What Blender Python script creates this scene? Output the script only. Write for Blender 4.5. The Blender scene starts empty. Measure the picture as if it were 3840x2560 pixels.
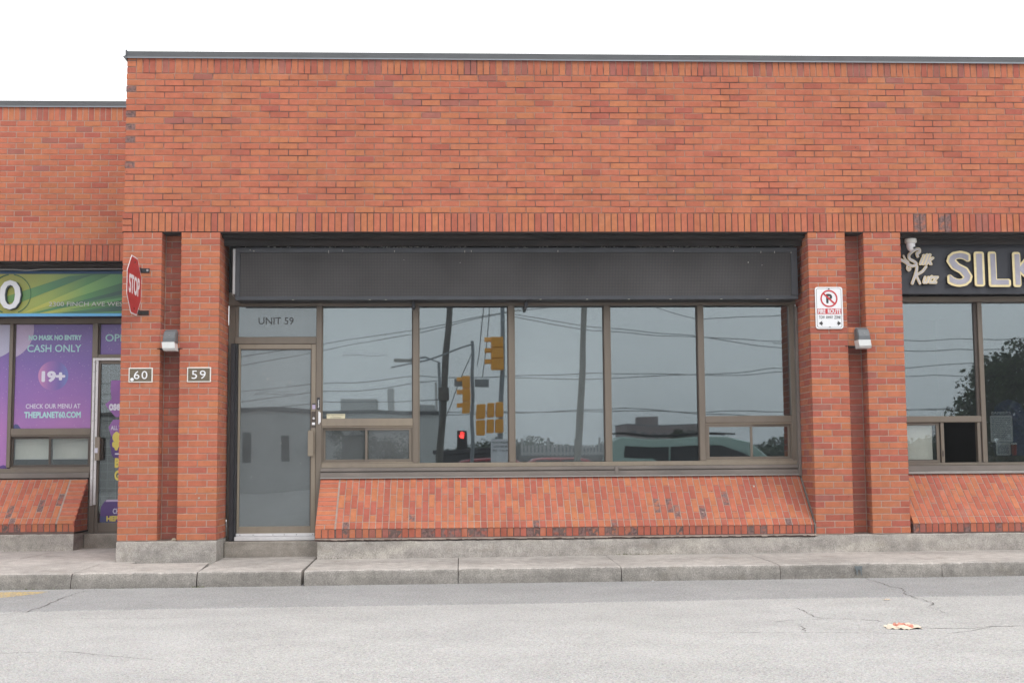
import bpy, math, random
from mathutils import Vector, Matrix
random.seed(7)
SC = bpy.context.scene
COL = SC.collection
R = random.random
U = random.uniform

# ------------------------------------------------------------------ camera
YAW, PITCH, ROLL = 0.0447126, 0.0949002, -0.0076494
CAM = Vector((3.23256, -13.59304, 0.72984))
fw = Vector((math.sin(YAW)*math.cos(PITCH), math.cos(YAW)*math.cos(PITCH), math.sin(PITCH)))
r0 = Vector((math.cos(YAW), -math.sin(YAW), 0)); u0 = r0.cross(fw)
rr = math.cos(ROLL)*r0+math.sin(ROLL)*u0; uu = -math.sin(ROLL)*r0+math.cos(ROLL)*u0
cam = bpy.data.cameras.new('camera'); co = bpy.data.objects.new('camera', cam); COL.objects.link(co)
cam.sensor_width = 36; cam.lens = 36*4900/3840; cam.clip_end = 2000
co.matrix_world = Matrix(((rr.x, uu.x, -fw.x, CAM.x), (rr.y, uu.y, -fw.y, CAM.y), (rr.z, uu.z, -fw.z, CAM.z), (0, 0, 0, 1)))
SC.camera = co

# ------------------------------------------------------------------ light
SUN_EL, SUN_AZ = math.radians(52), math.radians(148)      # azimuth clockwise from +Y
w = bpy.data.worlds.new('World'); SC.world = w; w.use_nodes = True
nt = w.node_tree; nt.nodes.clear()
def N(t, typ, **k):
    n = t.nodes.new(typ)
    for a, b in k.items(): setattr(n, a, b)
    return n
out = N(nt, 'ShaderNodeOutputWorld'); bg = N(nt, 'ShaderNodeBackground'); sky = N(nt, 'ShaderNodeTexSky')
sky.sky_type = 'NISHITA'; sky.sun_disc = False; sky.sun_elevation = SUN_EL; sky.sun_rotation = SUN_AZ
sky.dust_density = 4; sky.air_density = 1
hs = N(nt, 'ShaderNodeHueSaturation'); hs.inputs['Saturation'].default_value = 0.2; hs.inputs['Value'].default_value = 0.35
nt.links.new(sky.outputs[0], hs.inputs['Color'])
tc = N(nt, 'ShaderNodeTexCoord'); sp = N(nt, 'ShaderNodeSeparateXYZ'); nt.links.new(tc.outputs['Generated'], sp.inputs[0])
mr = N(nt, 'ShaderNodeMapRange'); mr.inputs['From Min'].default_value = 0; mr.inputs['From Max'].default_value = 1
mr.inputs['To Min'].default_value = 12.5; mr.inputs['To Max'].default_value = 20
nt.links.new(sp.outputs['Z'], mr.inputs['Value'])
cc = N(nt, 'ShaderNodeCombineColor')
for i, f in enumerate((1.0, 1.0, 1.0)):
    m_ = N(nt, 'ShaderNodeMath', operation='MULTIPLY'); m_.inputs[1].default_value = f
    nt.links.new(mr.outputs[0], m_.inputs[0]); nt.links.new(m_.outputs[0], cc.inputs[i])
ad = N(nt, 'ShaderNodeMix', data_type='RGBA', blend_type='ADD'); ad.inputs[0].default_value = 1
nt.links.new(cc.outputs[0], ad.inputs[6]); nt.links.new(hs.outputs[0], ad.inputs[7])
nt.links.new(ad.outputs[2], bg.inputs['Color']); bg.inputs['Strength'].default_value = 0.1
nt.links.new(bg.outputs[0], out.inputs['Surface'])
sl = bpy.data.lights.new('sun', 'SUN'); so = bpy.data.objects.new('sun', sl); COL.objects.link(so)
sl.energy = .9; sl.angle = math.radians(28); sl.color = (1, .96, .9)
sd = Vector((math.sin(SUN_AZ)*math.cos(SUN_EL), math.cos(SUN_AZ)*math.cos(SUN_EL), math.sin(SUN_EL)))
so.rotation_euler = sd.to_track_quat('Z', 'Y').to_euler(); so.location = (0, -20, 30)
SC.view_settings.view_transform = 'Standard'; SC.view_settings.look = 'None'
SC.view_settings.exposure = -0.07; SC.view_settings.gamma = 1; SC.view_settings.use_curve_mapping = False
SC.cycles.max_bounces = 8; SC.cycles.transparent_max_bounces = 12; SC.cycles.sample_clamp_indirect = 6

# ------------------------------------------------------------------ materials
MATS = {}
def mat(name, col, rough=.7, metal=0., noise=0., nscale=8., bump=0., bscale=60., stretch=(1, 1, 1), spec=.4, col2=None, n2=2.5, amt2=0., det=5):
    """plain procedural surface: base colour with two scales of variation and fine relief"""
    if name in MATS: return MATS[name]
    m = bpy.data.materials.new(name); m.use_nodes = True; t = m.node_tree; b = t.nodes['Principled BSDF']
    b.inputs['Roughness'].default_value = rough; b.inputs['Metallic'].default_value = metal
    b.inputs['Specular IOR Level'].default_value = spec
    geo = N(t, 'ShaderNodeNewGeometry'); mp = N(t, 'ShaderNodeMapping'); mp.inputs['Scale'].default_value = stretch
    t.links.new(geo.outputs['Position'], mp.inputs['Vector'])
    c = N(t, 'ShaderNodeRGB'); c.outputs[0].default_value = (*col, 1); cur = c.outputs[0]
    if amt2 > 0:
        n = N(t, 'ShaderNodeTexNoise'); n.inputs['Scale'].default_value = n2; n.inputs['Detail'].default_value = det
        t.links.new(mp.outputs[0], n.inputs['Vector'])
        rp = N(t, 'ShaderNodeValToRGB'); rp.color_ramp.elements[0].position = .42; rp.color_ramp.elements[1].position = .62
        t.links.new(n.outputs['Fac'], rp.inputs[0])
        ml = N(t, 'ShaderNodeMath', operation='MULTIPLY'); ml.inputs[1].default_value = amt2; t.links.new(rp.outputs[0], ml.inputs[0])
        mx = N(t, 'ShaderNodeMix', data_type='RGBA'); t.links.new(ml.outputs[0], mx.inputs[0]); t.links.new(cur, mx.inputs[6])
        mx.inputs[7].default_value = (*(col2 or tuple(v*.6 for v in col)), 1); cur = mx.outputs[2]
    if noise > 0:
        n = N(t, 'ShaderNodeTexNoise'); n.inputs['Scale'].default_value = nscale; n.inputs['Detail'].default_value = det
        t.links.new(mp.outputs[0], n.inputs['Vector'])
        mrr = N(t, 'ShaderNodeMapRange'); mrr.inputs['From Min'].default_value = .25; mrr.inputs['From Max'].default_value = .75
        mrr.inputs['To Min'].default_value = 1-noise; mrr.inputs['To Max'].default_value = 1+noise
        t.links.new(n.outputs['Fac'], mrr.inputs['Value'])
        mx = N(t, 'ShaderNodeMix', data_type='RGBA', blend_type='MULTIPLY'); mx.inputs[0].default_value = 1
        t.links.new(cur, mx.inputs[6]); t.links.new(mrr.outputs[0], mx.inputs[7]); cur = mx.outputs[2]
    t.links.new(cur, b.inputs['Base Color'])
    if bump > 0:
        n = N(t, 'ShaderNodeTexNoise'); n.inputs['Scale'].default_value = bscale; n.inputs['Detail'].default_value = 4
        t.links.new(geo.outputs['Position'], n.inputs['Vector'])
        bp = N(t, 'ShaderNodeBump'); bp.inputs['Strength'].default_value = bump; bp.inputs['Distance'].default_value = .01
        t.links.new(n.outputs['Fac'], bp.inputs['Height']); t.links.new(bp.outputs[0], b.inputs['Normal'])
    MATS[name] = m; return m

def brick_mat():
    m = bpy.data.materials.new('brick_face'); m.use_nodes = True; t = m.node_tree; b = t.nodes['Principled BSDF']
    b.inputs['Roughness'].default_value = .85; b.inputs['Specular IOR Level'].default_value = .25
    at = N(t, 'ShaderNodeAttribute', attribute_name='tone'); geo = N(t, 'ShaderNodeNewGeometry')
    cur = at.outputs['Color']
    def mul(cur, scale, lo, hi, det=3, st=(1, 1, 1), a=.3, z=.7):
        mp = N(t, 'ShaderNodeMapping'); mp.inputs['Scale'].default_value = st; t.links.new(geo.outputs['Position'], mp.inputs[0])
        n = N(t, 'ShaderNodeTexNoise'); n.inputs['Scale'].default_value = scale; n.inputs['Detail'].default_value = det
        t.links.new(mp.outputs[0], n.inputs['Vector'])
        k = N(t, 'ShaderNodeMapRange'); k.inputs['From Min'].default_value = a; k.inputs['From Max'].default_value = z
        k.inputs['To Min'].default_value = lo; k.inputs['To Max'].default_value = hi; t.links.new(n.outputs['Fac'], k.inputs[0])
        x = N(t, 'ShaderNodeMix', data_type='RGBA', blend_type='MULTIPLY'); x.inputs[0].default_value = 1
        t.links.new(cur, x.inputs[6]); t.links.new(k.outputs[0], x.inputs[7]); return x.outputs[2]
    cur = mul(cur, 260, .84, 1.12); cur = mul(cur, 14, .88, 1.1); cur = mul(cur, .9, .93, 1.05); cur = mul(cur, 2.2, .90, 1.05, 5, (1.3, 1.3, .22))
    # pale lime bloom in places
    n = N(t, 'ShaderNodeTexNoise'); n.inputs['Scale'].default_value = 5.5; n.inputs['Detail'].default_value = 6
    t.links.new(geo.outputs['Position'], n.inputs['Vector'])
    rp = N(t, 'ShaderNodeMapRange'); rp.inputs['From Min'].default_value = .60; rp.inputs['From Max'].default_value = .82; rp.inputs['To Max'].default_value = .30
    t.links.new(n.outputs['Fac'], rp.inputs[0])
    x = N(t, 'ShaderNodeMix', data_type='RGBA'); t.links.new(rp.outputs[0], x.inputs[0]); t.links.new(cur, x.inputs[6]); x.inputs[7].default_value = (.46, .30, .24, 1); cur = x.outputs[2]
    # small dark pits
    v = N(t, 'ShaderNodeTexVoronoi'); v.inputs['Scale'].default_value = 9; t.links.new(geo.outputs['Position'], v.inputs['Vector'])
    k = N(t, 'ShaderNodeMapRange'); k.inputs['From Min'].default_value = .035; k.inputs['From Max'].default_value = .07; k.inputs['To Min'].default_value = .45; k.inputs['To Max'].default_value = 1
    t.links.new(v.outputs['Distance'], k.inputs[0])
    x = N(t, 'ShaderNodeMix', data_type='RGBA', blend_type='MULTIPLY'); x.inputs[0].default_value = 1; t.links.new(cur, x.inputs[6]); t.links.new(k.outputs[0], x.inputs[7]); cur = x.outputs[2]
    # spalled faces (tone alpha): dark, streaked core
    n = N(t, 'ShaderNodeTexNoise'); n.inputs['Scale'].default_value = 45; n.inputs['Detail'].default_value = 6
    t.links.new(geo.outputs['Position'], n.inputs['Vector'])
    sp_ = N(t, 'ShaderNodeMapRange'); sp_.inputs['From Min'].default_value = .40; sp_.inputs['From Max'].default_value = .56; t.links.new(n.outputs['Fac'], sp_.inputs[0])
    q = N(t, 'ShaderNodeMix', data_type='RGBA'); t.links.new(sp_.outputs[0], q.inputs[0]); q.inputs[6].default_value = (.11, .068, .066, 1); q.inputs[7].default_value = (.21, .125, .115, 1)
    n3 = N(t, 'ShaderNodeTexNoise'); n3.inputs['Scale'].default_value = 17; n3.inputs['Detail'].default_value = 5; t.links.new(geo.outputs['Position'], n3.inputs['Vector'])
    k3 = N(t, 'ShaderNodeMapRange'); k3.inputs['From Min'].default_value = .50; k3.inputs['From Max'].default_value = .60; k3.inputs['To Max'].default_value = .75; t.links.new(n3.outputs['Fac'], k3.inputs[0])
    q3 = N(t, 'ShaderNodeMix', data_type='RGBA'); t.links.new(k3.outputs[0], q3.inputs[0]); t.links.new(q.outputs[2], q3.inputs[6]); t.links.new(cur, q3.inputs[7]); q = q3
    al = N(t, 'ShaderNodeMath', operation='SUBTRACT'); al.inputs[0].default_value = 1; t.links.new(at.outputs['Alpha'], al.inputs[1])
    x = N(t, 'ShaderNodeMix', data_type='RGBA'); t.links.new(al.outputs[0], x.inputs[0]); t.links.new(cur, x.inputs[6]); t.links.new(q.outputs[2], x.inputs[7]); cur = x.outputs[2]
    t.links.new(cur, b.inputs['Base Color'])
    n = N(t, 'ShaderNodeTexNoise'); n.inputs['Scale'].default_value = 130; n.inputs['Detail'].default_value = 4; t.links.new(geo.outputs['Position'], n.inputs['Vector'])
    bp = N(t, 'ShaderNodeBump'); bp.inputs['Strength'].default_value = .35; bp.inputs['Distance'].default_value = .004
    t.links.new(n.outputs['Fac'], bp.inputs['Height']); t.links.new(bp.outputs[0], b.inputs['Normal'])
    return m
BRICK = brick_mat()

def mortar_mat(name, light, dark, amt):
    m = mat(name, light, .95, 0, .18, 30, .5, 150, (1, 1, 3.2), .1, dark, 2.2, amt)
    return m
MORT_WALL = mortar_mat('mortar_weathered', (.38, .235, .185), (.12, .075, .068), 1.)
MORT_PIER = mortar_mat('mortar_pale', (.46, .34, .29), (.28, .20, .17), .5)
MORT_SLOPE = mortar_mat('mortar_grey', (.38, .31, .27), (.24, .18, .16), .5)
MORT_DARK = mortar_mat('mortar_soot_shade', (.15, .105, .095), (.085, .06, .056), .6)

def concrete_mat(name, col, agg, pscale=46):
    m = bpy.data.materials.new(name); m.use_nodes = True; t = m.node_tree; b = t.nodes['Principled BSDF']
    b.inputs['Roughness'].default_value = .93; b.inputs['Specular IOR Level'].default_value = .2
    geo = N(t, 'ShaderNodeNewGeometry'); P = geo.outputs['Position']
    def noise(s, d=5, st=None):
        n = N(t, 'ShaderNodeTexNoise'); n.inputs['Scale'].default_value = s; n.inputs['Detail'].default_value = d
        if st:
            mp = N(t, 'ShaderNodeMapping'); mp.inputs['Scale'].default_value = st; t.links.new(P, mp.inputs[0]); t.links.new(mp.outputs[0], n.inputs['Vector'])
        else: t.links.new(P, n.inputs['Vector'])
        return n.outputs['Fac']
    def rng(s, a, z, lo, hi):
        k = N(t, 'ShaderNodeMapRange'); t.links.new(s, k.inputs[0])
        for i, v in zip((1, 2, 3, 4), (a, z, lo, hi)): k.inputs[i].default_value = v
        return k.outputs[0]
    def mix(f, a, bb, bt='MIX'):
        x = N(t, 'ShaderNodeMix', data_type='RGBA', blend_type=bt)
        for s, i in ((f, 0), (a, 6), (bb, 7)):
            if hasattr(s, 'links'): t.links.new(s, x.inputs[i])
            elif i == 0: x.inputs[0].default_value = s
            else: x.inputs[i].default_value = (*s, 1)
        return x.outputs[2]
    cur = mix(rng(noise(1.7, 6, (1, 1, 4)), .38, .62, 0, 1), tuple(v*.86 for v in col), tuple(min(1, v*1.12) for v in col))
    # exposed pebbles where the skin has worn away
    vo = N(t, 'ShaderNodeTexVoronoi'); vo.inputs['Scale'].default_value = pscale; t.links.new(P, vo.inputs['Vector'])
    hsv = N(t, 'ShaderNodeHueSaturation'); hsv.inputs['Saturation'].default_value = .18; hsv.inputs['Value'].default_value = 1
    t.links.new(vo.outputs['Color'], hsv.inputs['Color'])
    peb = mix(.95, mix(1.0, hsv.outputs[0], tuple(v*1.75 for v in col), 'MULTIPLY'), mix(1.0, cur, (.9, .9, .92), 'MULTIPLY'))
    mask = rng(noise(1.6, 5, (1, 1, 2.5)), .42, .52, 0, agg)
    cur = mix(mask, cur, peb)
    cur = mix(1.0, cur, rng(noise(105, 4), .3, .7, .68, 1.28), 'MULTIPLY')
    cur = mix(1.0, cur, rng(noise(11, 7), .3, .7, .82, 1.16), 'MULTIPLY')
    # stains
    cur = mix(rng(noise(3.1, 7, (1, 1, 1.6)), .60, .74, 0, .4), cur, tuple(v*f for v, f in zip(col, (.5, .45, .36))))
    t.links.new(cur, b.inputs['Base Color'])
    bp = N(t, 'ShaderNodeBump'); bp.inputs['Strength'].default_value = .6; bp.inputs['Distance'].default_value = .006
    t.links.new(noise(95, 5), bp.inputs['Height']); t.links.new(bp.outputs[0], b.inputs['Normal'])
    return m
CONC_FND = concrete_mat('foundation_concrete', (.37, .345, .315), 1.)
CONC_WALK = concrete_mat('sidewalk_concrete', (.395, .368, .345), .12, 120)
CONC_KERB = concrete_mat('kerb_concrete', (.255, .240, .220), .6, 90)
CONC_STEP = concrete_mat('step_concrete', (.29, .265, .235), .3)

def asphalt_mat(name, col, spec_):
    m = bpy.data.materials.new(name); m.use_nodes = True; t = m.node_tree; b = t.nodes['Principled BSDF']
    b.inputs['Roughness'].default_value = .9; b.inputs['Specular IOR Level'].default_value = .25
    geo = N(t, 'ShaderNodeNewGeometry'); P = geo.outputs['Position']
    cur = None
    c = N(t, 'ShaderNodeRGB'); c.outputs[0].default_value = (*col, 1); cur = c.outputs[0]
    for s, a, lo, hi, d in ((230, .3, 1-spec_, 1+spec_, 2), (70, .3, 1-spec_*.5, 1+spec_*.5, 3), (2.2, .3, .93, 1.06, 5), (.45, .35, .95, 1.05, 3)):
        n = N(t, 'ShaderNodeTexNoise'); n.inputs['Scale'].default_value = s; n.inputs['Detail'].default_value = d; t.links.new(P, n.inputs['Vector'])
        k = N(t, 'ShaderNodeMapRange'); t.links.new(n.outputs['Fac'], k.inputs[0])
        for i, v in zip((1, 2, 3, 4), (a, 1-a, lo, hi)): k.inputs[i].default_value = v
        x = N(t, 'ShaderNodeMix', data_type='RGBA', blend_type='MULTIPLY'); x.inputs[0].default_value = 1
        t.links.new(cur, x.inputs[6]); t.links.new(k.outputs[0], x.inputs[7]); cur = x.outputs[2]
    v = N(t, 'ShaderNodeTexVoronoi'); v.inputs['Scale'].default_value = 110; t.links.new(P, v.inputs['Vector'])
    h = N(t, 'ShaderNodeHueSaturation'); h.inputs['Saturation'].default_value = .2; t.links.new(v.outputs['Color'], h.inputs['Color'])
    x = N(t, 'ShaderNodeMix', data_type='RGBA', blend_type='OVERLAY'); x.inputs[0].default_value = .35; t.links.new(cur, x.inputs[6]); t.links.new(h.outputs[0], x.inputs[7]); cur = x.outputs[2]
    t.links.new(cur, b.inputs['Base Color'])
    n = N(t, 'ShaderNodeTexVoronoi'); n.inputs['Scale'].default_value = 95; t.links.new(P, n.inputs['Vector'])
    bp = N(t, 'ShaderNodeBump'); bp.inputs['Strength'].default_value = .5; bp.inputs['Distance'].default_value = .006; bp.invert = True
    t.links.new(n.outputs['Distance'], bp.inputs['Height']); t.links.new(bp.outputs[0], b.inputs['Normal'])
    return m
ASPH = asphalt_mat('old_asphalt', (.325, .320, .314), .33)
ASPH2 = asphalt_mat('newer_asphalt', (.252, .250, .250), .36)

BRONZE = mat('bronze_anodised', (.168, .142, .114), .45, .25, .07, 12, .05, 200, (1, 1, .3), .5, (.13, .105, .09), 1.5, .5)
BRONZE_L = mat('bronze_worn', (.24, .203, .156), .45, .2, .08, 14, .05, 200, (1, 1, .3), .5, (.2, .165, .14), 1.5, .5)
BRONZE_D = mat('bronze_dark', (.075, .06, .052), .5, .1, .1, 10)
SILLM = mat('sill_metal', (.185, .165, .150), .55, .1, .12, 9, .08, 90, (.4, 1, 1), .4, (.12, .11, .105), 3, .6)
BLACK = mat('black_paint', (.014, .013, .014), .6, 0, .25, 18)
SOFFIT = mat('soffit_board', (.036, .029, .028), .8, 0, .4, 6, .2, 40, (.3, 1, 3), .3, (.020, .019, .020), 5, .8)
RUBBER = mat('black_rubber', (.018, .018, .023), .55, 0, .2, 12)
SLATE = mat('sign_frame_slate', (.048, .052, .062), .55, 0, .12, 9, .03, 80, (1, 1, 1), .35, (.038, .041, .048), 3, .6)
ALU = mat('bare_aluminium', (.36, .36, .37), .45, .4, .1, 9)
STEEL_W = mat('white_steel', (.62, .62, .64), .4, .2, .08, 15)
GALV = mat('flashing_metal', (.10, .105, .113), .6, 0, .10, 3, .02, 30, (1, 1, 1), .3, (.10, .105, .115), .8, .5)
GALV_E = mat('flashing_edge', (.20, .22, .25), .4, .3, .1, 6)
WHITE = mat('white_paint', (.74, .75, .78), .4, 0, .03, 9)
WHITE_P = mat('white_plastic', (.70, .69, .66), .4, 0, .04, 15)
RED = mat('sign_red', (.42, .022, .030), .42, 0, .10, 16, 0, 1, (1, 1, 1), .5, (.33, .02, .025), 4, .6)
RED2 = mat('print_red', (.50, .035, .045), .5, 0, .03, 9)
INK = mat('black_ink', (.03, .03, .033), .5)
PLATE = mat('plate_bronze', (.135, .108, .075), .45, .2, .08, 30)
DARKGREY = mat('dark_housing', (.115, .125, .135), .5, .1, .06, 12)
LENS = mat('milky_lens', (.60, .62, .62), .3, 0, .06, 22, .1, 70)
GOLD = mat('gold_channel', (.74, .63, .36), .38, .1, .08, 20)
LILAC = mat('lilac_face', (.36, .35, .41), .45, 0, .12, 14, 0, 1, (1, 1, .5), .4, (.27, .27, .33), 4, .7)
PANELB = mat('sign_panel_black', (.040, .043, .056), .5, 0, .12, 5)
DROP = mat('bird_droppings', (.42, .41, .37), .8, 0, .2, 60)
PAPER = mat('crumpled_paper', (.62, .53, .43), .75, 0, .10, 25)
PINK = mat('stained_paper', (.60, .25, .19), .75, 0, .15, 30)
GRAFF = mat('scuff_mark', (.13, .15, .16), .7)
YELLOWP = mat('faded_yellow_paint', (.50, .36, .14), .85, 0, .3, 60, .4, 90, (1, 1, 1), .2, (.25, .245, .24), 38, 1.)
MOSS = mat('moss_green', (.085, .10, .028), .9, 0, .3, 60)
CRACK = mat('crack_dirt', (.13, .12, .115), 1, 0, .3, 40)
INTER = mat('room_dark', (.035, .036, .04), .9, 0, .2, 1)

def glass_mat(name, refl, rtint, trans, wob):
    m = bpy.data.materials.new(name); m.use_nodes = True; t = m.node_tree; t.nodes.clear()
    o = N(t, 'ShaderNodeOutputMaterial'); mx = N(t, 'ShaderNodeMixShader'); g = N(t, 'ShaderNodeBsdfGlossy'); tr = N(t, 'ShaderNodeBsdfTransparent')
    g.inputs['Roughness'].default_value = 0.012; g.inputs['Color'].default_value = (*rtint, 1); tr.inputs['Color'].default_value = (*trans, 1)
    mx.inputs[0].default_value = refl
    geo = N(t, 'ShaderNodeNewGeometry'); n = N(t, 'ShaderNodeTexNoise'); n.inputs['Scale'].default_value = 1.1; n.inputs['Detail'].default_value = 1
    t.links.new(geo.outputs['Position'], n.inputs['Vector'])
    bp = N(t, 'ShaderNodeBump'); bp.inputs['Strength'].default_value = 1; bp.inputs['Distance'].default_value = wob
    t.links.new(n.outputs['Fac'], bp.inputs['Height']); t.links.new(bp.outputs[0], g.inputs['Normal'])
    t.links.new(tr.outputs[0], mx.inputs[1]); t.links.new(g.outputs[0], mx.inputs[2]); t.links.new(mx.outputs[0], o.inputs['Surface'])
    return m
GLASS = glass_mat('tinted_glass', .20, (.82, .94, 1.0), (.62, .64, .64), .0013)
GLASS_S = glass_mat('screened_glass', .165, (.82, .94, 1.0), (.8, .82, .82), .0013)
GLASS_D = glass_mat('door_glass', .10, (.85, .95, 1.0), (.82, .84, .84), .0016)

def mesh_mat(name, a, b_, scale, fine=.5):
    """woven / perforated screen: fine grid of two tones with relief"""
    m = bpy.data.materials.new(name); m.use_nodes = True; t = m.node_tree; b = t.nodes['Principled BSDF']
    b.inputs['Roughness'].default_value = 1; b.inputs['Specular IOR Level'].default_value = .05
    geo = N(t, 'ShaderNodeNewGeometry'); s = N(t, 'ShaderNodeSeparateXYZ'); t.links.new(geo.outputs['Position'], s.inputs[0])
    outs = []
    for ax in ('X', 'Z'):
        mu = N(t, 'ShaderNodeMath', operation='MULTIPLY'); mu.inputs[1].default_value = scale; t.links.new(s.outputs[ax], mu.inputs[0])
        fr = N(t, 'ShaderNodeMath', operation='FRACT'); t.links.new(mu.outputs[0], fr.inputs[0])
        gt = N(t, 'ShaderNodeMath', operation='GREATER_THAN'); gt.inputs[1].default_value = fine; t.links.new(fr.outputs[0], gt.inputs[0]); outs.append(gt.outputs[0])
    mm = N(t, 'ShaderNodeMath', operation='MULTIPLY'); t.links.new(outs[0], mm.inputs[0]); t.links.new(outs[1], mm.inputs[1])
    x = N(t, 'ShaderNodeMix', data_type='RGBA'); t.links.new(mm.outputs[0], x.inputs[0]); x.inputs[6].default_value = (*a, 1); x.inputs[7].default_value = (*b_, 1)
    n = N(t, 'ShaderNodeTexNoise'); n.inputs['Scale'].default_value = 1.6; n.inputs['Detail'].default_value = 5; t.links.new(geo.outputs['Position'], n.inputs['Vector'])
    k = N(t, 'ShaderNodeMapRange'); t.links.new(n.outputs['Fac'], k.inputs[0])
    for i, v in zip((1, 2, 3, 4), (.3, .7, .82, 1.18)): k.inputs[i].default_value = v
    y = N(t, 'ShaderNodeMix', data_type='RGBA', blend_type='MULTIPLY'); y.inputs[0].default_value = 1; t.links.new(x.outputs[2], y.inputs[6]); t.links.new(k.outputs[0], y.inputs[7])
    t.links.new(y.outputs[2], b.inputs['Base Color']); return m
MESHF = mesh_mat('perforated_sign_face', (.050, .049, .053), (.100, .094, .088), 62)
FILM = mesh_mat('grey_window_screen', (.205, .203, .212), (.27, .268, .278), 260)
FILM_B = mesh_mat('dark_window_screen', (.22, .225, .235), (.28, .285, .29), 260)
FILM_L = mat('roller_blind', (.80, .79, .72), .9, 0, .18, 3, 0, 1, (1, 1, .4))

# ------------------------------------------------------------------ object helpers
def tag(o, label=None, cat=None, group=None, kind=None):
    if label: o['label'] = label
    if cat: o['category'] = cat
    if group: o['group'] = group
    if kind: o['kind'] = kind
    return o
def empty(name, loc, label=None, cat=None, group=None, kind=None):
    o = bpy.data.objects.new(name, None); COL.objects.link(o); o.location = loc; o.empty_display_size = .1
    return tag(o, label, cat, group, kind)
def link(name, me, m, parent=None):
    o = bpy.data.objects.new(name, me); COL.objects.link(o)
    if m is not None and not me.materials: me.materials.append(m)
    if parent is not None:
        o.parent = parent; o.matrix_parent_inverse = Matrix.Translation(-abs_loc(parent))
    return o
def abs_loc(o):
    v = Vector(o.location)
    if o.parent is not None and o.type == 'MESH': return Vector((0, 0, 0))
    return v
class MB:
    def __init__(s): s.v = []; s.f = []; s.smooth = False
    def poly(s, pts):
        n = len(s.v); s.v += [tuple(p) for p in pts]; s.f.append(tuple(range(n, n+len(pts))))
        return s
    def box(s, x0, x1, y0, y1, z0, z1, c=.003):
        """box with chamfered edges"""
        c = min(c, (x1-x0)*.3, (y1-y0)*.3, (z1-z0)*.3); n = len(s.v); V = []; idx = {}
        X = (x0, x1); Y = (y0, y1); Z = (z0, z1)
        for i in (0, 1):
            for j in (0, 1):
                for k in (0, 1):
                    sx, sy, sz = (c if i == 0 else -c), (c if j == 0 else -c), (c if k == 0 else -c)
                    for a in range(3):
                        p = [X[i]+sx, Y[j]+sy, Z[k]+sz]; p[a] = (X[i], Y[j], Z[k])[a]
                        idx[i, j, k, a] = n+len(V); V.append(tuple(p))
        s.v += V; g = idx; F = []
        F += [(g[0,0,0,0], g[0,0,1,0], g[0,1,1,0], g[0,1,0,0]), (g[1,0,0,0], g[1,1,0,0], g[1,1,1,0], g[1,0,1,0]),
              (g[0,0,0,1], g[1,0,0,1], g[1,0,1,1], g[0,0,1,1]), (g[0,1,0,1], g[0,1,1,1], g[1,1,1,1], g[1,1,0,1]),
              (g[0,0,0,2], g[0,1,0,2], g[1,1,0,2], g[1,0,0,2]), (g[0,0,1,2], g[1,0,1,2], g[1,1,1,2], g[0,1,1,2])]
        for j in (0, 1):
            for k in (0, 1): F.append((g[0,j,k,1], g[1,j,k,1], g[1,j,k,2], g[0,j,k,2]) if j == k else (g[0,j,k,2], g[1,j,k,2], g[1,j,k,1], g[0,j,k,1]))
        for i in (0, 1):
            for k in (0, 1): F.append((g[i,0,k,0], g[i,1,k,0], g[i,1,k,2], g[i,0,k,2]) if i != k else (g[i,0,k,2], g[i,1,k,2], g[i,1,k,0], g[i,0,k,0]))
            for j in (0, 1): F.append((g[i,j,0,0], g[i,j,1,0], g[i,j,1,1], g[i,j,0,1]) if i == j else (g[i,j,0,1], g[i,j,1,1], g[i,j,1,0], g[i,j,0,0]))
        for i in (0, 1):
            for j in (0, 1):
                for k in (0, 1):
                    a = (g[i,j,k,0], g[i,j,k,1], g[i,j,k,2]); F.append(a if (i+j+k) % 2 == 0 else a[::-1])
        # outward fix for the chamfer quads
        cx, cy, cz = (x0+x1)/2, (y0+y1)/2, (z0+z1)/2
        for f in F:
            p = [Vector(s.v[q]) for q in f]; nn = (p[1]-p[0]).cross(p[2]-p[0]); ctr = sum(p, Vector())/len(p)-Vector((cx, cy, cz))
            # weigh by half extents so thin boxes test right
            t = Vector((ctr.x/(x1-x0), ctr.y/(y1-y0), ctr.z/(z1-z0)))
            s.f.append(f if nn.dot(t) > 0 else f[::-1])
        return s
    def prism(s, pts, d):
        """polygon (list of 3-D points) pushed along vector d, closed"""
        n = len(s.v); k = len(pts); d = Vector(d); s.v += [tuple(p) for p in pts]+[tuple(Vector(p)+d) for p in pts]
        P = [Vector(p) for p in pts]; nn = Vector()
        for i in range(k): nn += P[i].cross(P[(i+1) % k])
        fl = nn.dot(d) > 0
        a = tuple(range(n, n+k)); b = tuple(range(n+k, n+2*k))
        s.f.append(a[::-1] if fl else a); s.f.append(b if fl else b[::-1])
        for i in range(k):
            j = (i+1) % k; q = (n+i, n+j, n+k+j, n+k+i); s.f.append(q if fl else q[::-1])
        return s
    def tube(s, pts, r, seg=8, caps=True):
        rs = r if isinstance(r, (list, tuple)) else [r]*len(pts); P = [Vector(p) for p in pts]; n = len(s.v)
        for i, p in enumerate(P):
            t = (P[min(i+1, len(P)-1)]-P[max(i-1, 0)]).normalized(); a = t.orthogonal().normalized() if i == 0 else (a-t*a.dot(t)).normalized(); b = t.cross(a)
            for q in range(seg):
                an = 2*math.pi*q/seg; s.v.append(tuple(p+(a*math.cos(an)+b*math.sin(an))*rs[i]))
        for i in range(len(P)-1):
            for q in range(seg):
                q2 = (q+1) % seg; s.f.append((n+i*seg+q, n+i*seg+q2, n+(i+1)*seg+q2, n+(i+1)*seg+q))
        if caps:
            s.f.append(tuple(n+q for q in range(seg))[::-1]); e = n+(len(P)-1)*seg; s.f.append(tuple(e+q for q in range(seg)))
        s.smooth = True; return s
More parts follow.
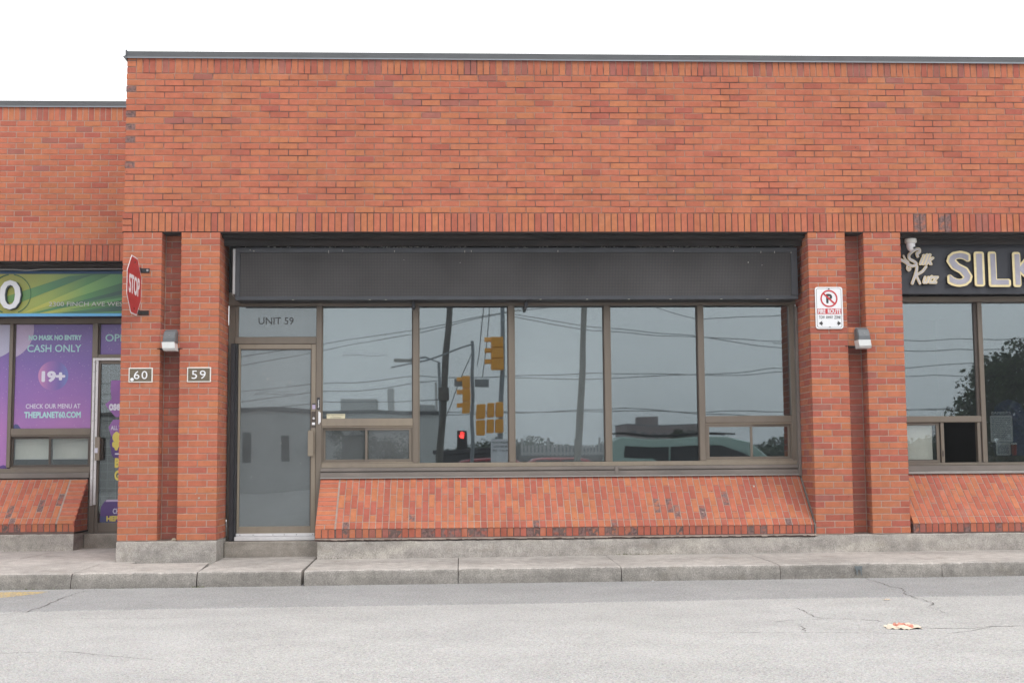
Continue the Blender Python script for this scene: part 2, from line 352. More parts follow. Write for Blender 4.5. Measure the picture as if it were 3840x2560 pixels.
    def lathe(s, prof, c, axis='Z', seg=20):
        n = len(s.v); c = Vector(c)
        for r, h in prof:
            for q in range(seg):
                an = 2*math.pi*q/seg; x, y = r*math.cos(an), r*math.sin(an)
                o = Vector((x, y, h)) if axis == 'Z' else Vector((x, -h, y)) if axis == 'Y' else Vector((h, x, y))
                s.v.append(tuple(c+o))
        for i in range(len(prof)-1):
            for q in range(seg):
                q2 = (q+1) % seg; s.f.append((n+i*seg+q, n+i*seg+q2, n+(i+1)*seg+q2, n+(i+1)*seg+q))
        s.f.append(tuple(n+q for q in range(seg))[::-1]); e = n+(len(prof)-1)*seg; s.f.append(tuple(e+q for q in range(seg)))
        s.smooth = True; return s
    def mesh(s, name):
        me = bpy.data.meshes.new(name); me.from_pydata(s.v, [], s.f); me.update()
        if s.smooth:
            me.polygons.foreach_set('use_smooth', [True]*len(me.polygons))
            try: me.set_sharp_from_angle(angle=math.radians(40))
            except Exception: pass
        return me
    def build(s, name, m, parent=None, label=None, cat=None, group=None, kind=None):
        return tag(link(name, s.mesh(name), m, parent), label, cat, group, kind)
def boxo(name, m, parent, x0, x1, y0, y1, z0, z1, c=.003, **k):
    return MB().box(x0, x1, y0, y1, z0, z1, c).build(name, m, parent, **k)

# flat shapes facing -Y (sheets with real thickness)
def sheet(name, pts, y, m, parent, th=.0015, **k):
    return MB().prism([(x, y, z) for x, z in pts], (0, th, 0)).build(name, m, parent, **k)
def disc(cx, cz, r, n=36, a0=0, a1=2*math.pi):
    return [(cx+r*math.cos(a0+(a1-a0)*i/n), cz+r*math.sin(a0+(a1-a0)*i/n)) for i in range(n if a1-a0 > 6.28 else n+1)]
def rrect(x0, x1, z0, z1, r, n=5):
    P = []
    for cx, cz, a in ((x1-r, z1-r, 0), (x0+r, z1-r, 90), (x0+r, z0+r, 180), (x1-r, z0+r, 270)):
        P += [(cx+r*math.cos(math.radians(a+90*i/n)), cz+r*math.sin(math.radians(a+90*i/n))) for i in range(n+1)]
    return P
def text_mesh(s, bold=0., depth=.002, spacing=1.0, shear=0.):
    cu = bpy.data.curves.new('lettering', 'FONT'); cu.body = s; cu.size = 1; cu.offset = bold; cu.extrude = .5; cu.space_character = spacing; cu.shear = shear
    cu.offset = 0; cu.resolution_u = 3; o = bpy.data.objects.new('lettering_tmp', cu); COL.objects.link(o)
    dg = bpy.context.evaluated_depsgraph_get(); me = bpy.data.meshes.new_from_object(o.evaluated_get(dg))
    bpy.data.objects.remove(o)
    if bold > 0:
        vs = [v.co.copy() for v in me.vertices]; fs = [tuple(p.vertices) for p in me.polygons]; V = []; F = []
        for k, (dx, dy) in enumerate([(0, 0)]+[(math.cos(6.2832*q/12), math.sin(6.2832*q/12)) for q in range(12)]):
            n = len(V); V += [(c.x+dx*bold, c.y+dy*bold, c.z*(1-.012*k)) for c in vs]; F += [tuple(i+n for i in f) for f in fs]
        me = bpy.data.meshes.new('lettering'); me.from_pydata(V, [], F)
    return me
def text(name, s, x0, x1, z0, z1, y, m, parent, bold=0., th=.002, spacing=1.0, shear=0., frame=None, **k):
    """lettering fitted into the rectangle x0..x1, z0..z1 on the plane Y=y (or on frame(u,w,d))"""
    me = text_mesh(s, bold, 1, spacing, shear); vs = [v.co.copy() for v in me.vertices]
    ax, bx = min(v.x for v in vs), max(v.x for v in vs); ay, by = min(v.y for v in vs), max(v.y for v in vs)
    for v, c in zip(me.vertices, vs):
        X = x0+(c.x-ax)/(bx-ax)*(x1-x0); Z = z0+(c.y-ay)/(by-ay)*(z1-z0); D = -th*c.z*2 if c.z > 0 else 0
        v.co = frame(X, Z, D) if frame else (X, y+D, Z)
    me.update(); me.materials.clear(); me.name = name
    return tag(link(name, me, m, parent), k.get('label'))
def stroke(pts, wd, y, th):
    """round-ended ribbon through pts on the plane Y=y, as prisms"""
    b = MB(); P = []
    for i in range(len(pts)-1):
        for q in range(6):
            t = q/6; p0 = Vector(pts[max(i-1, 0)]); p1 = Vector(pts[i]); p2 = Vector(pts[i+1]); p3 = Vector(pts[min(i+2, len(pts)-1)])
            P.append(.5*((2*p1)+(-p0+p2)*t+(2*p0-5*p1+4*p2-p3)*t*t+(-p0+3*p1-3*p2+p3)*t**3))
    P.append(Vector(pts[-1])); L = []; Rr = []
    for i, p in enumerate(P):
        t = (P[min(i+1, len(P)-1)]-P[max(i-1, 0)]); t = t.normalized() if t.length > 1e-9 else Vector((1, 0)); nrm = Vector((-t.y, t.x))
        L.append(p+nrm*wd/2); Rr.append(p-nrm*wd/2)
    for i in range(len(P)-1):
        b.prism([(L[i].x, y, L[i].y), (L[i+1].x, y, L[i+1].y), (Rr[i+1].x, y, Rr[i+1].y), (Rr[i].x, y, Rr[i].y)], (0, th, 0))
    for p in (P[0], P[-1]): b.prism([(a, y-.0003, c) for a, c in disc(p.x, p.y, wd/2, 10)], (0, th, 0))
    return b

# ------------------------------------------------------------------ bricks
CH = .0677       # course height
BH = .0582       # brick height
ORANGE = (.468, .163, .083); MID = (.446, .142, .080); REDB = (.372, .106, .070); DUSK = (.340, .118, .092)
TONES = []
for base, n, j in ((ORANGE, 6, .045), (MID, 6, .045), (REDB, 5, .06), (DUSK, 3, .05)):
    for i in range(n):
        f = 1+U(-j, j); TONES.append((base[0]*f, base[1]*f*(1+U(-.05, .05)), base[2]*f*(1+U(-.04, .04)), 1.))
T_OR, T_MID, T_RED, T_DUSK = range(0, 6), range(6, 12), range(12, 17), range(17, 20)
def pick(wo, wm, wr, wd=0):
    q = R()*(wo+wm+wr+wd)
    return random.choice(T_OR if q < wo else T_MID if q < wo+wm else T_RED if q < wo+wm+wr else T_DUSK)
_bm = {}
def brick_geo(L, H, D, spall):
    """local brick: x along, z up, front face at y=0 and body to y=D"""
    if not spall:
        b = MB().box(-L/2, L/2, 0, D, -H/2, H/2, .0022); return b.v, b.f
    rnd = random.Random(int(L*1e5)+spall*77+int(H*1e4)); nx, nz = (4, 3) if L > H else (3, 4)
    v = []; f = []
    for k in range(nz+1):
        for i in range(nx+1):
            e = i in (0, nx) or k in (0, nz)
            v.append((-L/2+L*i/nx, (.0010 if e else .0018)+rnd.random()*(.0010 if e else .0028), -H/2+H*k/nz))
    w_ = nx+1
    for k in range(nz):
        for i in range(nx): f.append((k*w_+i, k*w_+i+1, (k+1)*w_+i+1, (k+1)*w_+i))
    n = len(v); v += [(-L/2, D, -H/2), (L/2, D, -H/2), (L/2, D, H/2), (-L/2, D, H/2)]
    f.append((n, n+3, n+2, n+1)); bl, br, tr, tl = 0, nx, nz*w_+nx, nz*w_
    f += [tuple([n, n+1]+[i for i in range(nx, -1, -1)]), tuple([n+3]+[nz*w_+i for i in range(nx+1)]+[n+2]), tuple([n]+[k*w_ for k in range(nz+1)]+[n+3]), tuple([n+1, n+2]+[k*w_+nx for k in range(nz, -1, -1)])]
    return v, f
class Frame:
    def __init__(s, o, u, w_): s.o = Vector(o); s.u = Vector(u).normalized(); s.w = Vector(w_).normalized(); s.d = s.w.cross(s.u)
    def mat(s, a, b, yaw=0, push=0):
        p = s.o+s.u*a+s.w*b+s.d*push; M = Matrix((s.u, s.d, s.w)).transposed().to_4x4(); M.translation = p
        return M @ Matrix.Rotation(yaw, 4, 'Z')
class Wall:
    def __init__(s, root): s.root = root; s.b = []
    def add(s, fr, u0, u1, w0, w1, tone, D=.03, spall=0, gap=.0095, push=None):
        L = u1-u0-gap; H = w1-w0-gap
        if L < .008 or H < .008: return
        s.b.append((fr.mat((u0+u1)/2, (w0+w1)/2, U(-.004, .004), U(-.0012, .0014) if push is None else push), round(L, 3), round(H, 3), round(D, 3), tone, spall))
    def course(s, fr, a, b, w0, off, tonef, L=.2, **k):
        """one running course between a and b, joints at off + n*L"""
        x = a; n = math.floor((a-off)/L+1e-6)
        while x < b-1e-6:
            nx = min(b, off+(n+1)*L); n += 1
            if nx-x > .012: s.add(fr, x, nx, w0, w0+CH, tonef(x, w0), **k)
            x = nx
    def finish(s, limit=300, name='brick'):
        s.b.sort(key=lambda q: ((q[0].translation-CAM).length-(.4*q[1]*q[2]/.011)))
        one = s.b[:limit]; rest = s.b[limit:]
        inv = Matrix.Translation(-Vector(s.root.location))
        for M, L, H, D, t, sp_ in one:
            key = (L, H, D, t, sp_)
            if key not in _bm:
                v, f = brick_geo(L, H, D, sp_); me = bpy.data.meshes.new('brick'); me.from_pydata(v, [], f); me.materials.append(BRICK)
                c = me.color_attributes.new('tone', 'FLOAT_COLOR', 'POINT'); T = TONES[t]; al = 0. if sp_ else 1.
                c.data.foreach_set('color', [T[0], T[1], T[2], al]*len(v)); me.update(); _bm[key] = me
            o = bpy.data.objects.new(name, _bm[key]); COL.objects.link(o); o.parent = s.root; o.matrix_parent_inverse = inv; o.matrix_basis = M
        if rest:
            V = []; F = []; C = []
            for M, L, H, D, t, sp_ in rest:
                v, f = brick_geo(L, H, D, sp_); n = len(V); V += [tuple(M @ Vector(p)) for p in v]; F += [tuple(i+n for i in q) for q in f]
                T = TONES[t]; C += [T[0], T[1], T[2], 0. if sp_ else 1.]*len(v)
            me = bpy.data.meshes.new('brickwork'); me.from_pydata(V, [], F); me.materials.append(BRICK)
            c = me.color_attributes.new('tone', 'FLOAT_COLOR', 'POINT'); c.data.foreach_set('color', C); me.update()
            o = bpy.data.objects.new('brickwork', me); COL.objects.link(o); o.parent = s.root; o.matrix_parent_inverse = inv; o['kind'] = 'stuff'

def zw(X): return -.206+.0033*max(-4, min(X, 12))       # sidewalk level at the wall
def zr(X): return -.362+.0042*max(-4, min(X, 12))       # road level

# ================================================================== THE SETTING
# road: one big sheet, a newer strip along the kerb 4 mm above
def strip(name, m, xs, y0f, y1f, zf, parent=None, **k):
    b = MB()
    for i, x in enumerate(xs): b.v += [(x, y0f(x)-.02, zf(x)-.0045), (x, y0f(x), zf(x)), (x, y1f(x), zf(x))]
    for i in range(len(xs)-1): b.f += [(3*i+k, 3*i+3+k, 3*i+4+k, 3*i+1+k) for k in (0, 1)]
    return b.build(name, m, parent, **k)
road = strip('road', ASPH, [-400, -60, -4, 12, 60, 400], lambda x: -420, lambda x: 14, zr, kind='structure')
jit = [U(-.02, .02) for _ in range(400)]
strip('asphalt_strip', ASPH2, [-8+.1*i for i in range(240)], lambda x: -3.16+.02*math.sin(x*1.3)+jit[int((x+8)*10) % 400]*.6-.05*max(0, -x)*.5, lambda x: -1.0, lambda x: zr(x)+.004, kind='structure')
def crack(pts, wd, dz=.0015, parent=road, name='crack', z=zr, m=None):
    b = MB(); P = []
    for i in range(len(pts)-1):
        a = Vector(pts[i]); c = Vector(pts[i+1]); n = max(2, int((c-a).length/.05))
        for q in range(n): P.append(a.lerp(c, q/n)+Vector((U(-.012, .012), U(-.012, .012))))
    P.append(Vector(pts[-1])); n = len(P)
    for i, p in enumerate(P):
        t = (P[min(i+1, n-1)]-P[max(0, i-1)]).normalized(); q = Vector((-t.y, t.x))*wd*.8*U(.15, 1.)*(.3+.7*math.sin(math.pi*min(1, max(.08, i/(n-1)))))
        for s_ in (q, -q): b.v.append((p.x+s_.x, p.y+s_.y, z(p.x)+dz))
    for i in range(n-1): b.f.append((2*i, 2*i+1, 2*i+3, 2*i+2))
    return b.build(name, m or CRACK, parent)
DZS = .0058
crack([(7.03, -1.48), (7.015, -1.77), (7.015, -2.03), (6.977, -2.37), (7.03, -2.48), (6.954, -2.79), (6.885, -2.93), (6.88, -3.22), (6.867, -3.5), (6.876, -3.67), (6.814, -3.79), (6.73, -3.95), (6.72, -4.22), (6.72, -4.37)], .009, DZS)
crack([(5.785, -3.82), (5.772, -4.04), (5.752, -4.32), (5.766, -4.436), (5.855, -4.475)], .008)
crack([(5.41, -4.66), (5.59, -4.54), (5.83, -4.51), (5.98, -4.56), (6.1, -4.66), (6.13, -4.80), (6.26, -5.09), (6.4, -5.15), (6.55, -5.17), (6.72, -5.09), (6.94, -5.08), (7.5, -5.0)], .009)
crack([(6.255, -5.43), (6.37, -5.37), (6.5, -5.29), (6.72, -5.1)], .006)
crack([(4.6, -5.1), (5.1, -5.17), (5.46, -5.21), (5.62, -5.24), (5.9, -5.3), (6.1, -5.39), (6.27, -5.44)], .005)
crack([(5.51, -4.84), (5.515, -4.97), (5.47, -5.18)], .006)
crack([(-.09, -1.5), (-.1, -1.8), (-.108, -2.06), (-.055, -2.8), (-.07, -3.24), (-.21, -3.37)], .012, DZS)
crack([(-.3, -5.5), (.516, -5.51), (.79, -5.48), (.97, -5.53), (1.2, -5.7), (1.46, -5.86), (1.63, -6.01)], .005)
crack([(.03, -3.58), (.5, -3.72), (1.1, -3.79), (1.58, -3.67)], .005)
# yellow paint on the strip
b = MB(); pp = []
for i in range(40): pp.append((-2.6+i*.056, -1.52-.01*R()))
for i in range(40): pp.append((-.42-i*.056, -1.98-.05*math.sin(i*.4)+U(-.04, .04)-(.0 if i > 4 else -.3+.07*i)))
b.poly([(x, y, zr(x)+.0050) for x, y in pp][::-1])
b.build('yellow_paint', YELLOWP, road, label='faded yellow road paint beside the kerb')

# sidewalk: cast slabs with their own kerb face
walk = empty('sidewalk', (3, -.6, -.2), kind='structure')
def slab(x0t, x1t, x0b, x1b, yk, yb, m=CONC_WALK, h=.15, seed=0, gl=0., gr=0.):
    """x0t/x1t: joints at the wall end; x0b/x1b at the kerb"""
    rnd = random.Random(seed); b = MB(); n = max(4, int((x1b-x0b)/.035)); prof_n = 0; ph = rnd.random()*9
    for i in range(n+1):
        t = i/n; g = .004; xb = x0b+g+gl+(x1b-x0b-2*g-gl-gr)*t; xt = x0t+g+(x1t-x0t-2*g)*t
        e = .012*math.sin(xb*5+ph)+.007*math.sin(xb*17+ph*2)+rnd.uniform(-.004, .004)
        ch = .014+max(0, rnd.gauss(.0, .006))+(.02 if rnd.random() < .04 else 0)
        y = yk(xb)+e*.5; zt = zw(xb)-.014+e*.15; zb = zr(xb)-.05
        cr = .022 if i in (0, n) else 0
        prof = [(xt, yb, zw(xt)), (xb, y+.16, zt+.001), (xb, y+ch+cr, zt-cr*.2), (xb, y+ch*.35+cr*.5, zt-ch*.4-cr*.3), (xb, y-.004+cr*.3, zt-ch*1.3-cr*.5), (xb, y-.012+rnd.uniform(-.002, .002), zt-.07), (xb, y-.02, zb)]
        prof_n = len(prof); b.v += prof
    for i in range(n):
        for k in range(prof_n-1):
            a = i*prof_n+k; b.f.append((a, a+prof_n, a+prof_n+1, a+1)[::-1])
    for i in (0, n):
        base = i*prof_n; m_ = len(b.v); b.v.append((x0t if i == 0 else x1t, yb, -.5)); q = [base+k for k in range(prof_n)]+[m_]
        b.f.append(tuple(q) if i == 0 else tuple(q[::-1]))
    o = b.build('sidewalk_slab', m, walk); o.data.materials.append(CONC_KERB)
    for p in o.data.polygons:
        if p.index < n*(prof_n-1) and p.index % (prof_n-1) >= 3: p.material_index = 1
    return o
yk = lambda x: -1.30-.022*x
J = [(-6, -6), (-4.2, -4.2), (-1.90, -1.92), (-.28, -.28), (.79, .865), (1.79, 1.835), (3.28, 3.265), (4.80, 4.775), (6.28, 6.25), (7.80, 7.76), (9.4, 9.4), (11, 11)]
for i in range(len(J)-1):
    xt0, xb0 = J[i]; xt1, xb1 = J[i+1]
    slab(xt0, xt1, xb0, xb1, yk, -.3 if xb0 < .5 else .75, seed=i+3, gl=.011 if i == 5 else .003 if i == 4 else 0, gr=.011 if i == 4 or i == 9 else 0)
J2 = [(-6, -3.0), (-3.0, -1.36), (-1.36, -.0)]
for i, (a, c) in enumerate(J2):      # the deeper paving before the set-back unit
    b = MB(); b.box(a+.004, c-.004, -.297, 2.8, -.5, zw(-1), .006); b.build('sidewalk_slab', CONC_WALK, walk)
# dark soil in the joints and moss along the kerb
moss = MB()
for x0_, x1_, n, sz in ((-2.0, -.3, 160, .013), (.05, .95, 90, .008), (.84, .93, 40, .014), (4.2, 4.5, 20, .007), (7.0, 7.06, 12, .008)):
    for _ in range(n):
        x = U(x0_, x1_); y = yk(x)-.018-abs(random.gauss(0, .009)); z = zr(x)+.004; a = U(0, 6.28); s_ = sz*U(.5, 1.3)
        moss.poly([(x, y, z), (x+math.cos(a)*s_, y+math.sin(a)*s_*.4, z+s_*U(.2, .9)), (x+math.cos(a+.9)*s_, y+math.sin(a+.9)*s_*.4, z+s_*U(.1, .5))])
for x0_, x1_, n in ((1.9, 2.3, 25), (4.9, 5.2, 40), (5.2, 5.5, 25), (-2.0, -1.3, 40)):
    for _ in range(n):
        x = U(x0_, x1_); y = (-.008 if x > 0 else 1.985)-abs(random.gauss(0, .006)); z = zw(x)+.002; a = U(0, 6.28); s_ = .012*U(.5, 1.2)
        moss.poly([(x, y, z), (x+math.cos(a)*s_, y-.004, z+s_*U(.3, 1)), (x+math.cos(a+.9)*s_, y-.003, z+s_*U(.1, .5))])
moss.build('moss', MOSS, None, label='tufts of green moss along the foot of the kerb', kind='stuff')
grit = MB()
for _ in range(420):
    x = U(-2, 9.5); y = yk(x)-.02-abs(random.gauss(0, .02)); z = zr(x)+.004; s_ = U(.002, .006)
    grit.prism([(x, y, z), (x+s_, y+s_*.3, z), (x+s_*.5, y+s_, z)], (0, 0, s_*.6))
for _ in range(260):
    x = U(.8, 9.5); y = -.006-abs(random.gauss(0, .015)) if x > 1.8 else .40-abs(random.gauss(0, .02)); z = zw(x); s_ = U(.002, .006)
    grit.prism([(x, y, z), (x+s_, y+s_*.3, z), (x+s_*.5, y+s_, z)], (0, 0, s_*.6))
grit.build('grit', CRACK, None, label='dark grit and crumbs along the kerb and wall foot', kind='stuff')

# ================================================================== BRICK WALLS
FX = (1, 0, 0); FZ = (0, 0, 1)
front = Frame((0, 0, 0), FX, FZ)
Z0 = 47*CH                       # soffit level of the tall wall
def tone_wall(x, z):
    t = (z-Z0)/1.5
    return (pick(.36, .38, .13, .13) if math.sin(x*1.1+z*5)+.6*math.sin(x*2.7) > -.2 else pick(.3, .7, .05)) if t > .75 else pick(.28, .68, .04, .0) if t > .2 else pick(.34, .61, .05, .0)
def tone_sol(x, z): return pick(.44, .36, .16, .04)
wallo = empty('brick_facade_wall', (5, .1, Z0), 'long tall orange-red brick wall above the grey mesh sign box', 'brick wall', 'brick facade walls')
W1 = Wall(wallo); XE = 10.6
# bottom soldier course, with three stacked half bricks at the corner
for k in range(3): W1.add(front, -.215, -.108, Z0+k*CH, Z0+(k+1)*CH, pick(.3, .5, .2), D=.1, push=-.006)
x = -.108; i = 0
while x < XE:
    sp_ = 1+i % 3 if (8.12 < x < 8.25 or 8.38 < x < 8.50) else 0
    W1.add(front, x, x+CH, Z0, Z0+3*CH, tone_sol(x, 0), D=.09, spall=sp_, push=-.003+U(-.001, .001)); x += CH; i += 1
for r_ in range(22):
    z = Z0+(3+r_)*CH; off = -.2 if (21-r_) % 2 == 1 else -.1
    off = -.1 if r_ % 2 == 1 else -.2
    if r_ in (7, 11, 13, 15, 19): W1.add(front, -.2048, -.1, z, z+CH, 17+r_ % 3, D=.09, spall=1+r_ % 3); W1.course(front, -.1, XE, z, off, tone_wall)
    else: W1.course(front, -.2048, XE, z, off, tone_wall)
for k in range(3): W1.add(front, -.2, -.1, Z0+(25+k)*CH, Z0+(26+k)*CH, pick(.3, .6, .1), D=.1)
x = -.1
while x < XE: W1.add(front, x, x+CH, Z0+25*CH, Z0+28*CH, pick(.40, .22, .20, .18), D=.09); x += CH
# the return of the tall wall toward the set-back unit, down to the ground
side = Frame((-.2, 0, 0), (0, -1, 0), FZ)
for k in range(75):
    off = -.1 if k % 2 else 0.
    W1.course(side, -2.0, -.03, k*CH, off, lambda x, z: pick(.4, .45, .15), D=.03)
W1.finish()
mb = MB().box(-.19, XE, .005, .30, Z0+3*CH-.002, Z0+28*CH-.02, .001); mb.build('mortar_bed', MORT_WALL, wallo)
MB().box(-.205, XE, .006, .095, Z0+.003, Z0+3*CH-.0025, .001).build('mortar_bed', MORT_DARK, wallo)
MB().box(-.1925, -.12, .012, 2.0, -.01, Z0-.001, .001).box(-.1925, -.12, .302, 2.0, Z0, Z0+28*CH-.02, .001).build('mortar_bed', MORT_PIER, wallo)
MB().box(-.21, XE, .004, .30, Z0-.008, Z0+.001, .001).build('steel_lintel', SOFFIT, wallo)
# hairline crack along a bed joint and a few paint specks
def specks(parent, pts, m=DROP, y=-.0035):
    b = MB()
    for x, z, s_ in pts:
        n = 6; ring = [(x+s_*math.cos(6.28*i/n)*U(.6, 1.3), z+s_*math.sin(6.28*i/n)*U(.5, 1.2)) for i in range(n)]
        b.prism([(a, y, c) for a, c in ring], (0, .003, 0))
    return b.build('speck', m, parent)
specks(wallo, [(4.70, 3.63, .008), (2.0, 3.40, .006), (2.2, 3.40, .005), (2.7, 3.42, .005), (5.1, 3.42, .005), (5.9, 3.42, .006), (7.2, 3.66, .006)])
specks(wallo, [(.33, 4.02, .005), (.62, 3.5, .006), (.95, 3.44, .006), (3.1, 4.2, .005), (7.55, 4.1, .007), (7.9, 3.9, .005)], INK)

b = MB(); x = 2.4
while x < XE:
    w_ = U(.12, .4); dz = (0 if x < 5.2 or x > 7.4 else -.004)+U(-.001, .001)
    if not 3.1 < x < 3.4: b.box(x, min(XE, x+w_), -.0018, .006, Z0+6*CH-.006+dz, Z0+6*CH+U(.000, .002)+dz, .0003)
    x += w_
b.build('bed_crack', MATS['mortar_soot_shade'], wallo)
# metal coping, three lengths lapped
cop = empty('metal_coping', (5, 0, 5.05), 'dark blue-grey metal coping along the top of the tall wall', 'coping', 'metal copings')
def coping(parent, x0, x1, y0, z0, z1, dip=0., flare=False):
    b = MB(); P = [(y0-.022, z0-.008), (y0-.010, z0+.014), (y0-.012, z1-.004), (y0, z1), (y0+.28, z1+.012), (y0+.28, z1-.03), (y0+.004, z0+.02)]
    b.prism([(x0, y, z+dip) for y, z in P], (x1-x0, 0, 0)); o = b.build('coping_length', GALV, parent)
    e = MB().prism([(x0, y0-.0245, z0-.0095+dip), (x0, y0-.020, z0-.002+dip), (x0, y0-.019, z0-.006+dip), (x0, y0-.022, z0-.0125+dip)], (x1-x0, 0, 0)); e.build('drip_edge', GALV_E, o)
    if flare: MB().prism([(x0-.03, y0-.03, z0+.0+dip), (x0+.004, y0-.026, z0-.03), (x0+.004, y0-.016, z1+.012), (x0-.008, y0-.014, z1+.012), (x0-.006, y0-.02, z0+.02)], (0, .29, 0)).build('corner_cap', GALV, parent)
coping(cop, -.205, 4.21, 0, 5.043, 5.112, flare=True); coping(cop, 4.18, 8.84, -.003, 5.040, 5.109); coping(cop, 8.81, XE+.02, -.006, 5.038, 5.108)

# ---- piers
def pier(x0, label, seed, contrast):
    root = empty('brick_pier', (x0+.5, .3, 0), label, 'brick pier', 'twin brick piers'); Wp = Wall(root)
    def tf(x, z): return pick(.5, .12, .38, .02) if contrast else (pick(.32, .62, .06) if (z < 1.4 or x > x0+.39) else pick(.10, .75, .15))
    def dk(x, z): return pick(.25, .3, .45, .2)
    for blk in (0, 1):
        a = x0+.4*blk+(.2*blk if False else 0)
        a = x0 if blk == 0 else x0+.6; bq = a+.4
        frR = Frame((bq, 0, 0), (0, 1, 0), FZ); frL = Frame((a, 0, 0), (0, -1, 0), FZ)
        dR = .2 if blk == 0 else .58; dL = .58 if blk == 0 else .2
        for k in range(47):
            z = k*CH
            if k % 2 == 0:
                Wp.add(front, a-.0048, a+.1, z, z+CH, tf(a, z), D=.19); Wp.add(front, a+.1, a+.3, z, z+CH, tf(a, z)); Wp.add(front, a+.3, bq+.0048, z, z+CH, tf(bq, z), D=.19); s0 = .2
            else:
                Wp.add(front, a-.0048, a+.2, z, z+CH, tf(a, z), D=.09); Wp.add(front, a+.2, bq+.0048, z, z+CH, tf(bq, z), D=.09); s0 = .1
            if not (a == -.2):
                y = s0
                while y < dL-.001: y2 = min(dL, y+.2); Wp.add(frL, -y2, -y, z, z+CH, dk(0, z) if contrast else tf(a, z)); y = y2
            y = s0
            while y < dR-.001: y2 = min(dR, y+.2); Wp.add(frR, y, y2, z, z+CH, tf(bq, z)); y = y2
        MB().box(a+.005, bq-.005, .005, .60, -.004, Z0-.008, .001).build('mortar_bed', MORT_PIER, root)
    nb = Frame((0, .2, 0), FX, FZ)
    for k in range(47):
        if 29 <= k < 32:
            z = k*CH
            Wp.course(front, x0+.4, x0+.6, z, x0+(.4 if k % 2 else .5), lambda x, z: tf(x0, z), D=.09)
            continue
        z = k*CH; Wp.course(nb, x0+.4, x0+.6, z, x0+(.46 if k % 2 else .4), lambda x, z: pick(0, .25, .45, .3), D=.02)
    MB().box(x0+.3935, x0+.6065, .207, .58, -.004, Z0-.008, .001).build('mortar_bed', MORT_PIER, root)
    MB().box(x0+.3935, x0+.6065, .008, .0885, 29*CH+.003, 32*CH-.003, .001).build('mortar_bed', MORT_PIER, root)
    MB().box(x0+.37, x0+.63, -.004, .19, 29*CH-.004, 29*CH+.002, .0008).build('lintel_plate', SOFFIT, root)
    Wp.finish(); return root
p1 = pier(-.2, 'twin brick pier with niche carrying the stop sign and plates 60 and 59', 1, False)
p2 = pier(7.0, 'twin brick pier with niche carrying the white fire route sign', 2, True)
specks(p1, [(.33+.2, 2.45, .008), (.62, .43, .012), (.585, .47, .006), (.46, 2.25, .005), (.11, .6, .006)])

# ---- concrete bases
fnd = empty('foundation', (5, .3, -.1), 'low pebbly concrete base under the brickwork right of the door', 'foundation', 'concrete foundations')
def fblock(x0, x1, y0, y1, z1, parent, m=CONC_FND, name='foundation_block', seed=1):
    rnd = random.Random(seed); b = MB(); n = max(3, int((x1-x0)/.05)); P = 6
    for i in range(n+1):
        x = x0+(x1-x0)*i/n; e = rnd.uniform(-.004, .004); zt = z1+rnd.uniform(-.003, .002); zb = zw(x)-.03
        b.v += [(x, y1, zt), (x, y0+.012, zt), (x, y0+.002+e*.4, zt-.010), (x, y0-.003+e, (zt+zb)/2), (x, y0-.008+e, zb+.03), (x, y0-.008, zb-.1)]
    for i in range(n):
        for k in range(P-1): a = i*P+k; b.f.append((a, a+1, a+P+1, a+P))
    for i in (0, n):
        m_ = len(b.v); b.v.append((b.v[i*P][0], y1, -.4)); q = [i*P+k for k in range(P)]+[m_]; b.f.append(tuple(q[::-1]) if i == 0 else tuple(q))
    return b.build(name, m, parent)
f1 = empty('foundation', (.3, .3, -.1), 'pebbly concrete base under the pier with plates 60 and 59', 'foundation', 'concrete foundations')
fblock(-.205, .805, -.004, .9, -.006, f1, seed=4)
fblock(1.83, 6.992, .0, .9, -.028, fnd, seed=5); fblock(6.992, XE, .0, .9, -.006, fnd, seed=6)
boxo('step', CONC_STEP, None, .809, 1.826, .41, .9, -.35, -.042, .008, label='plain concrete doorstep below the door of unit 59', cat='step', group='concrete doorsteps')

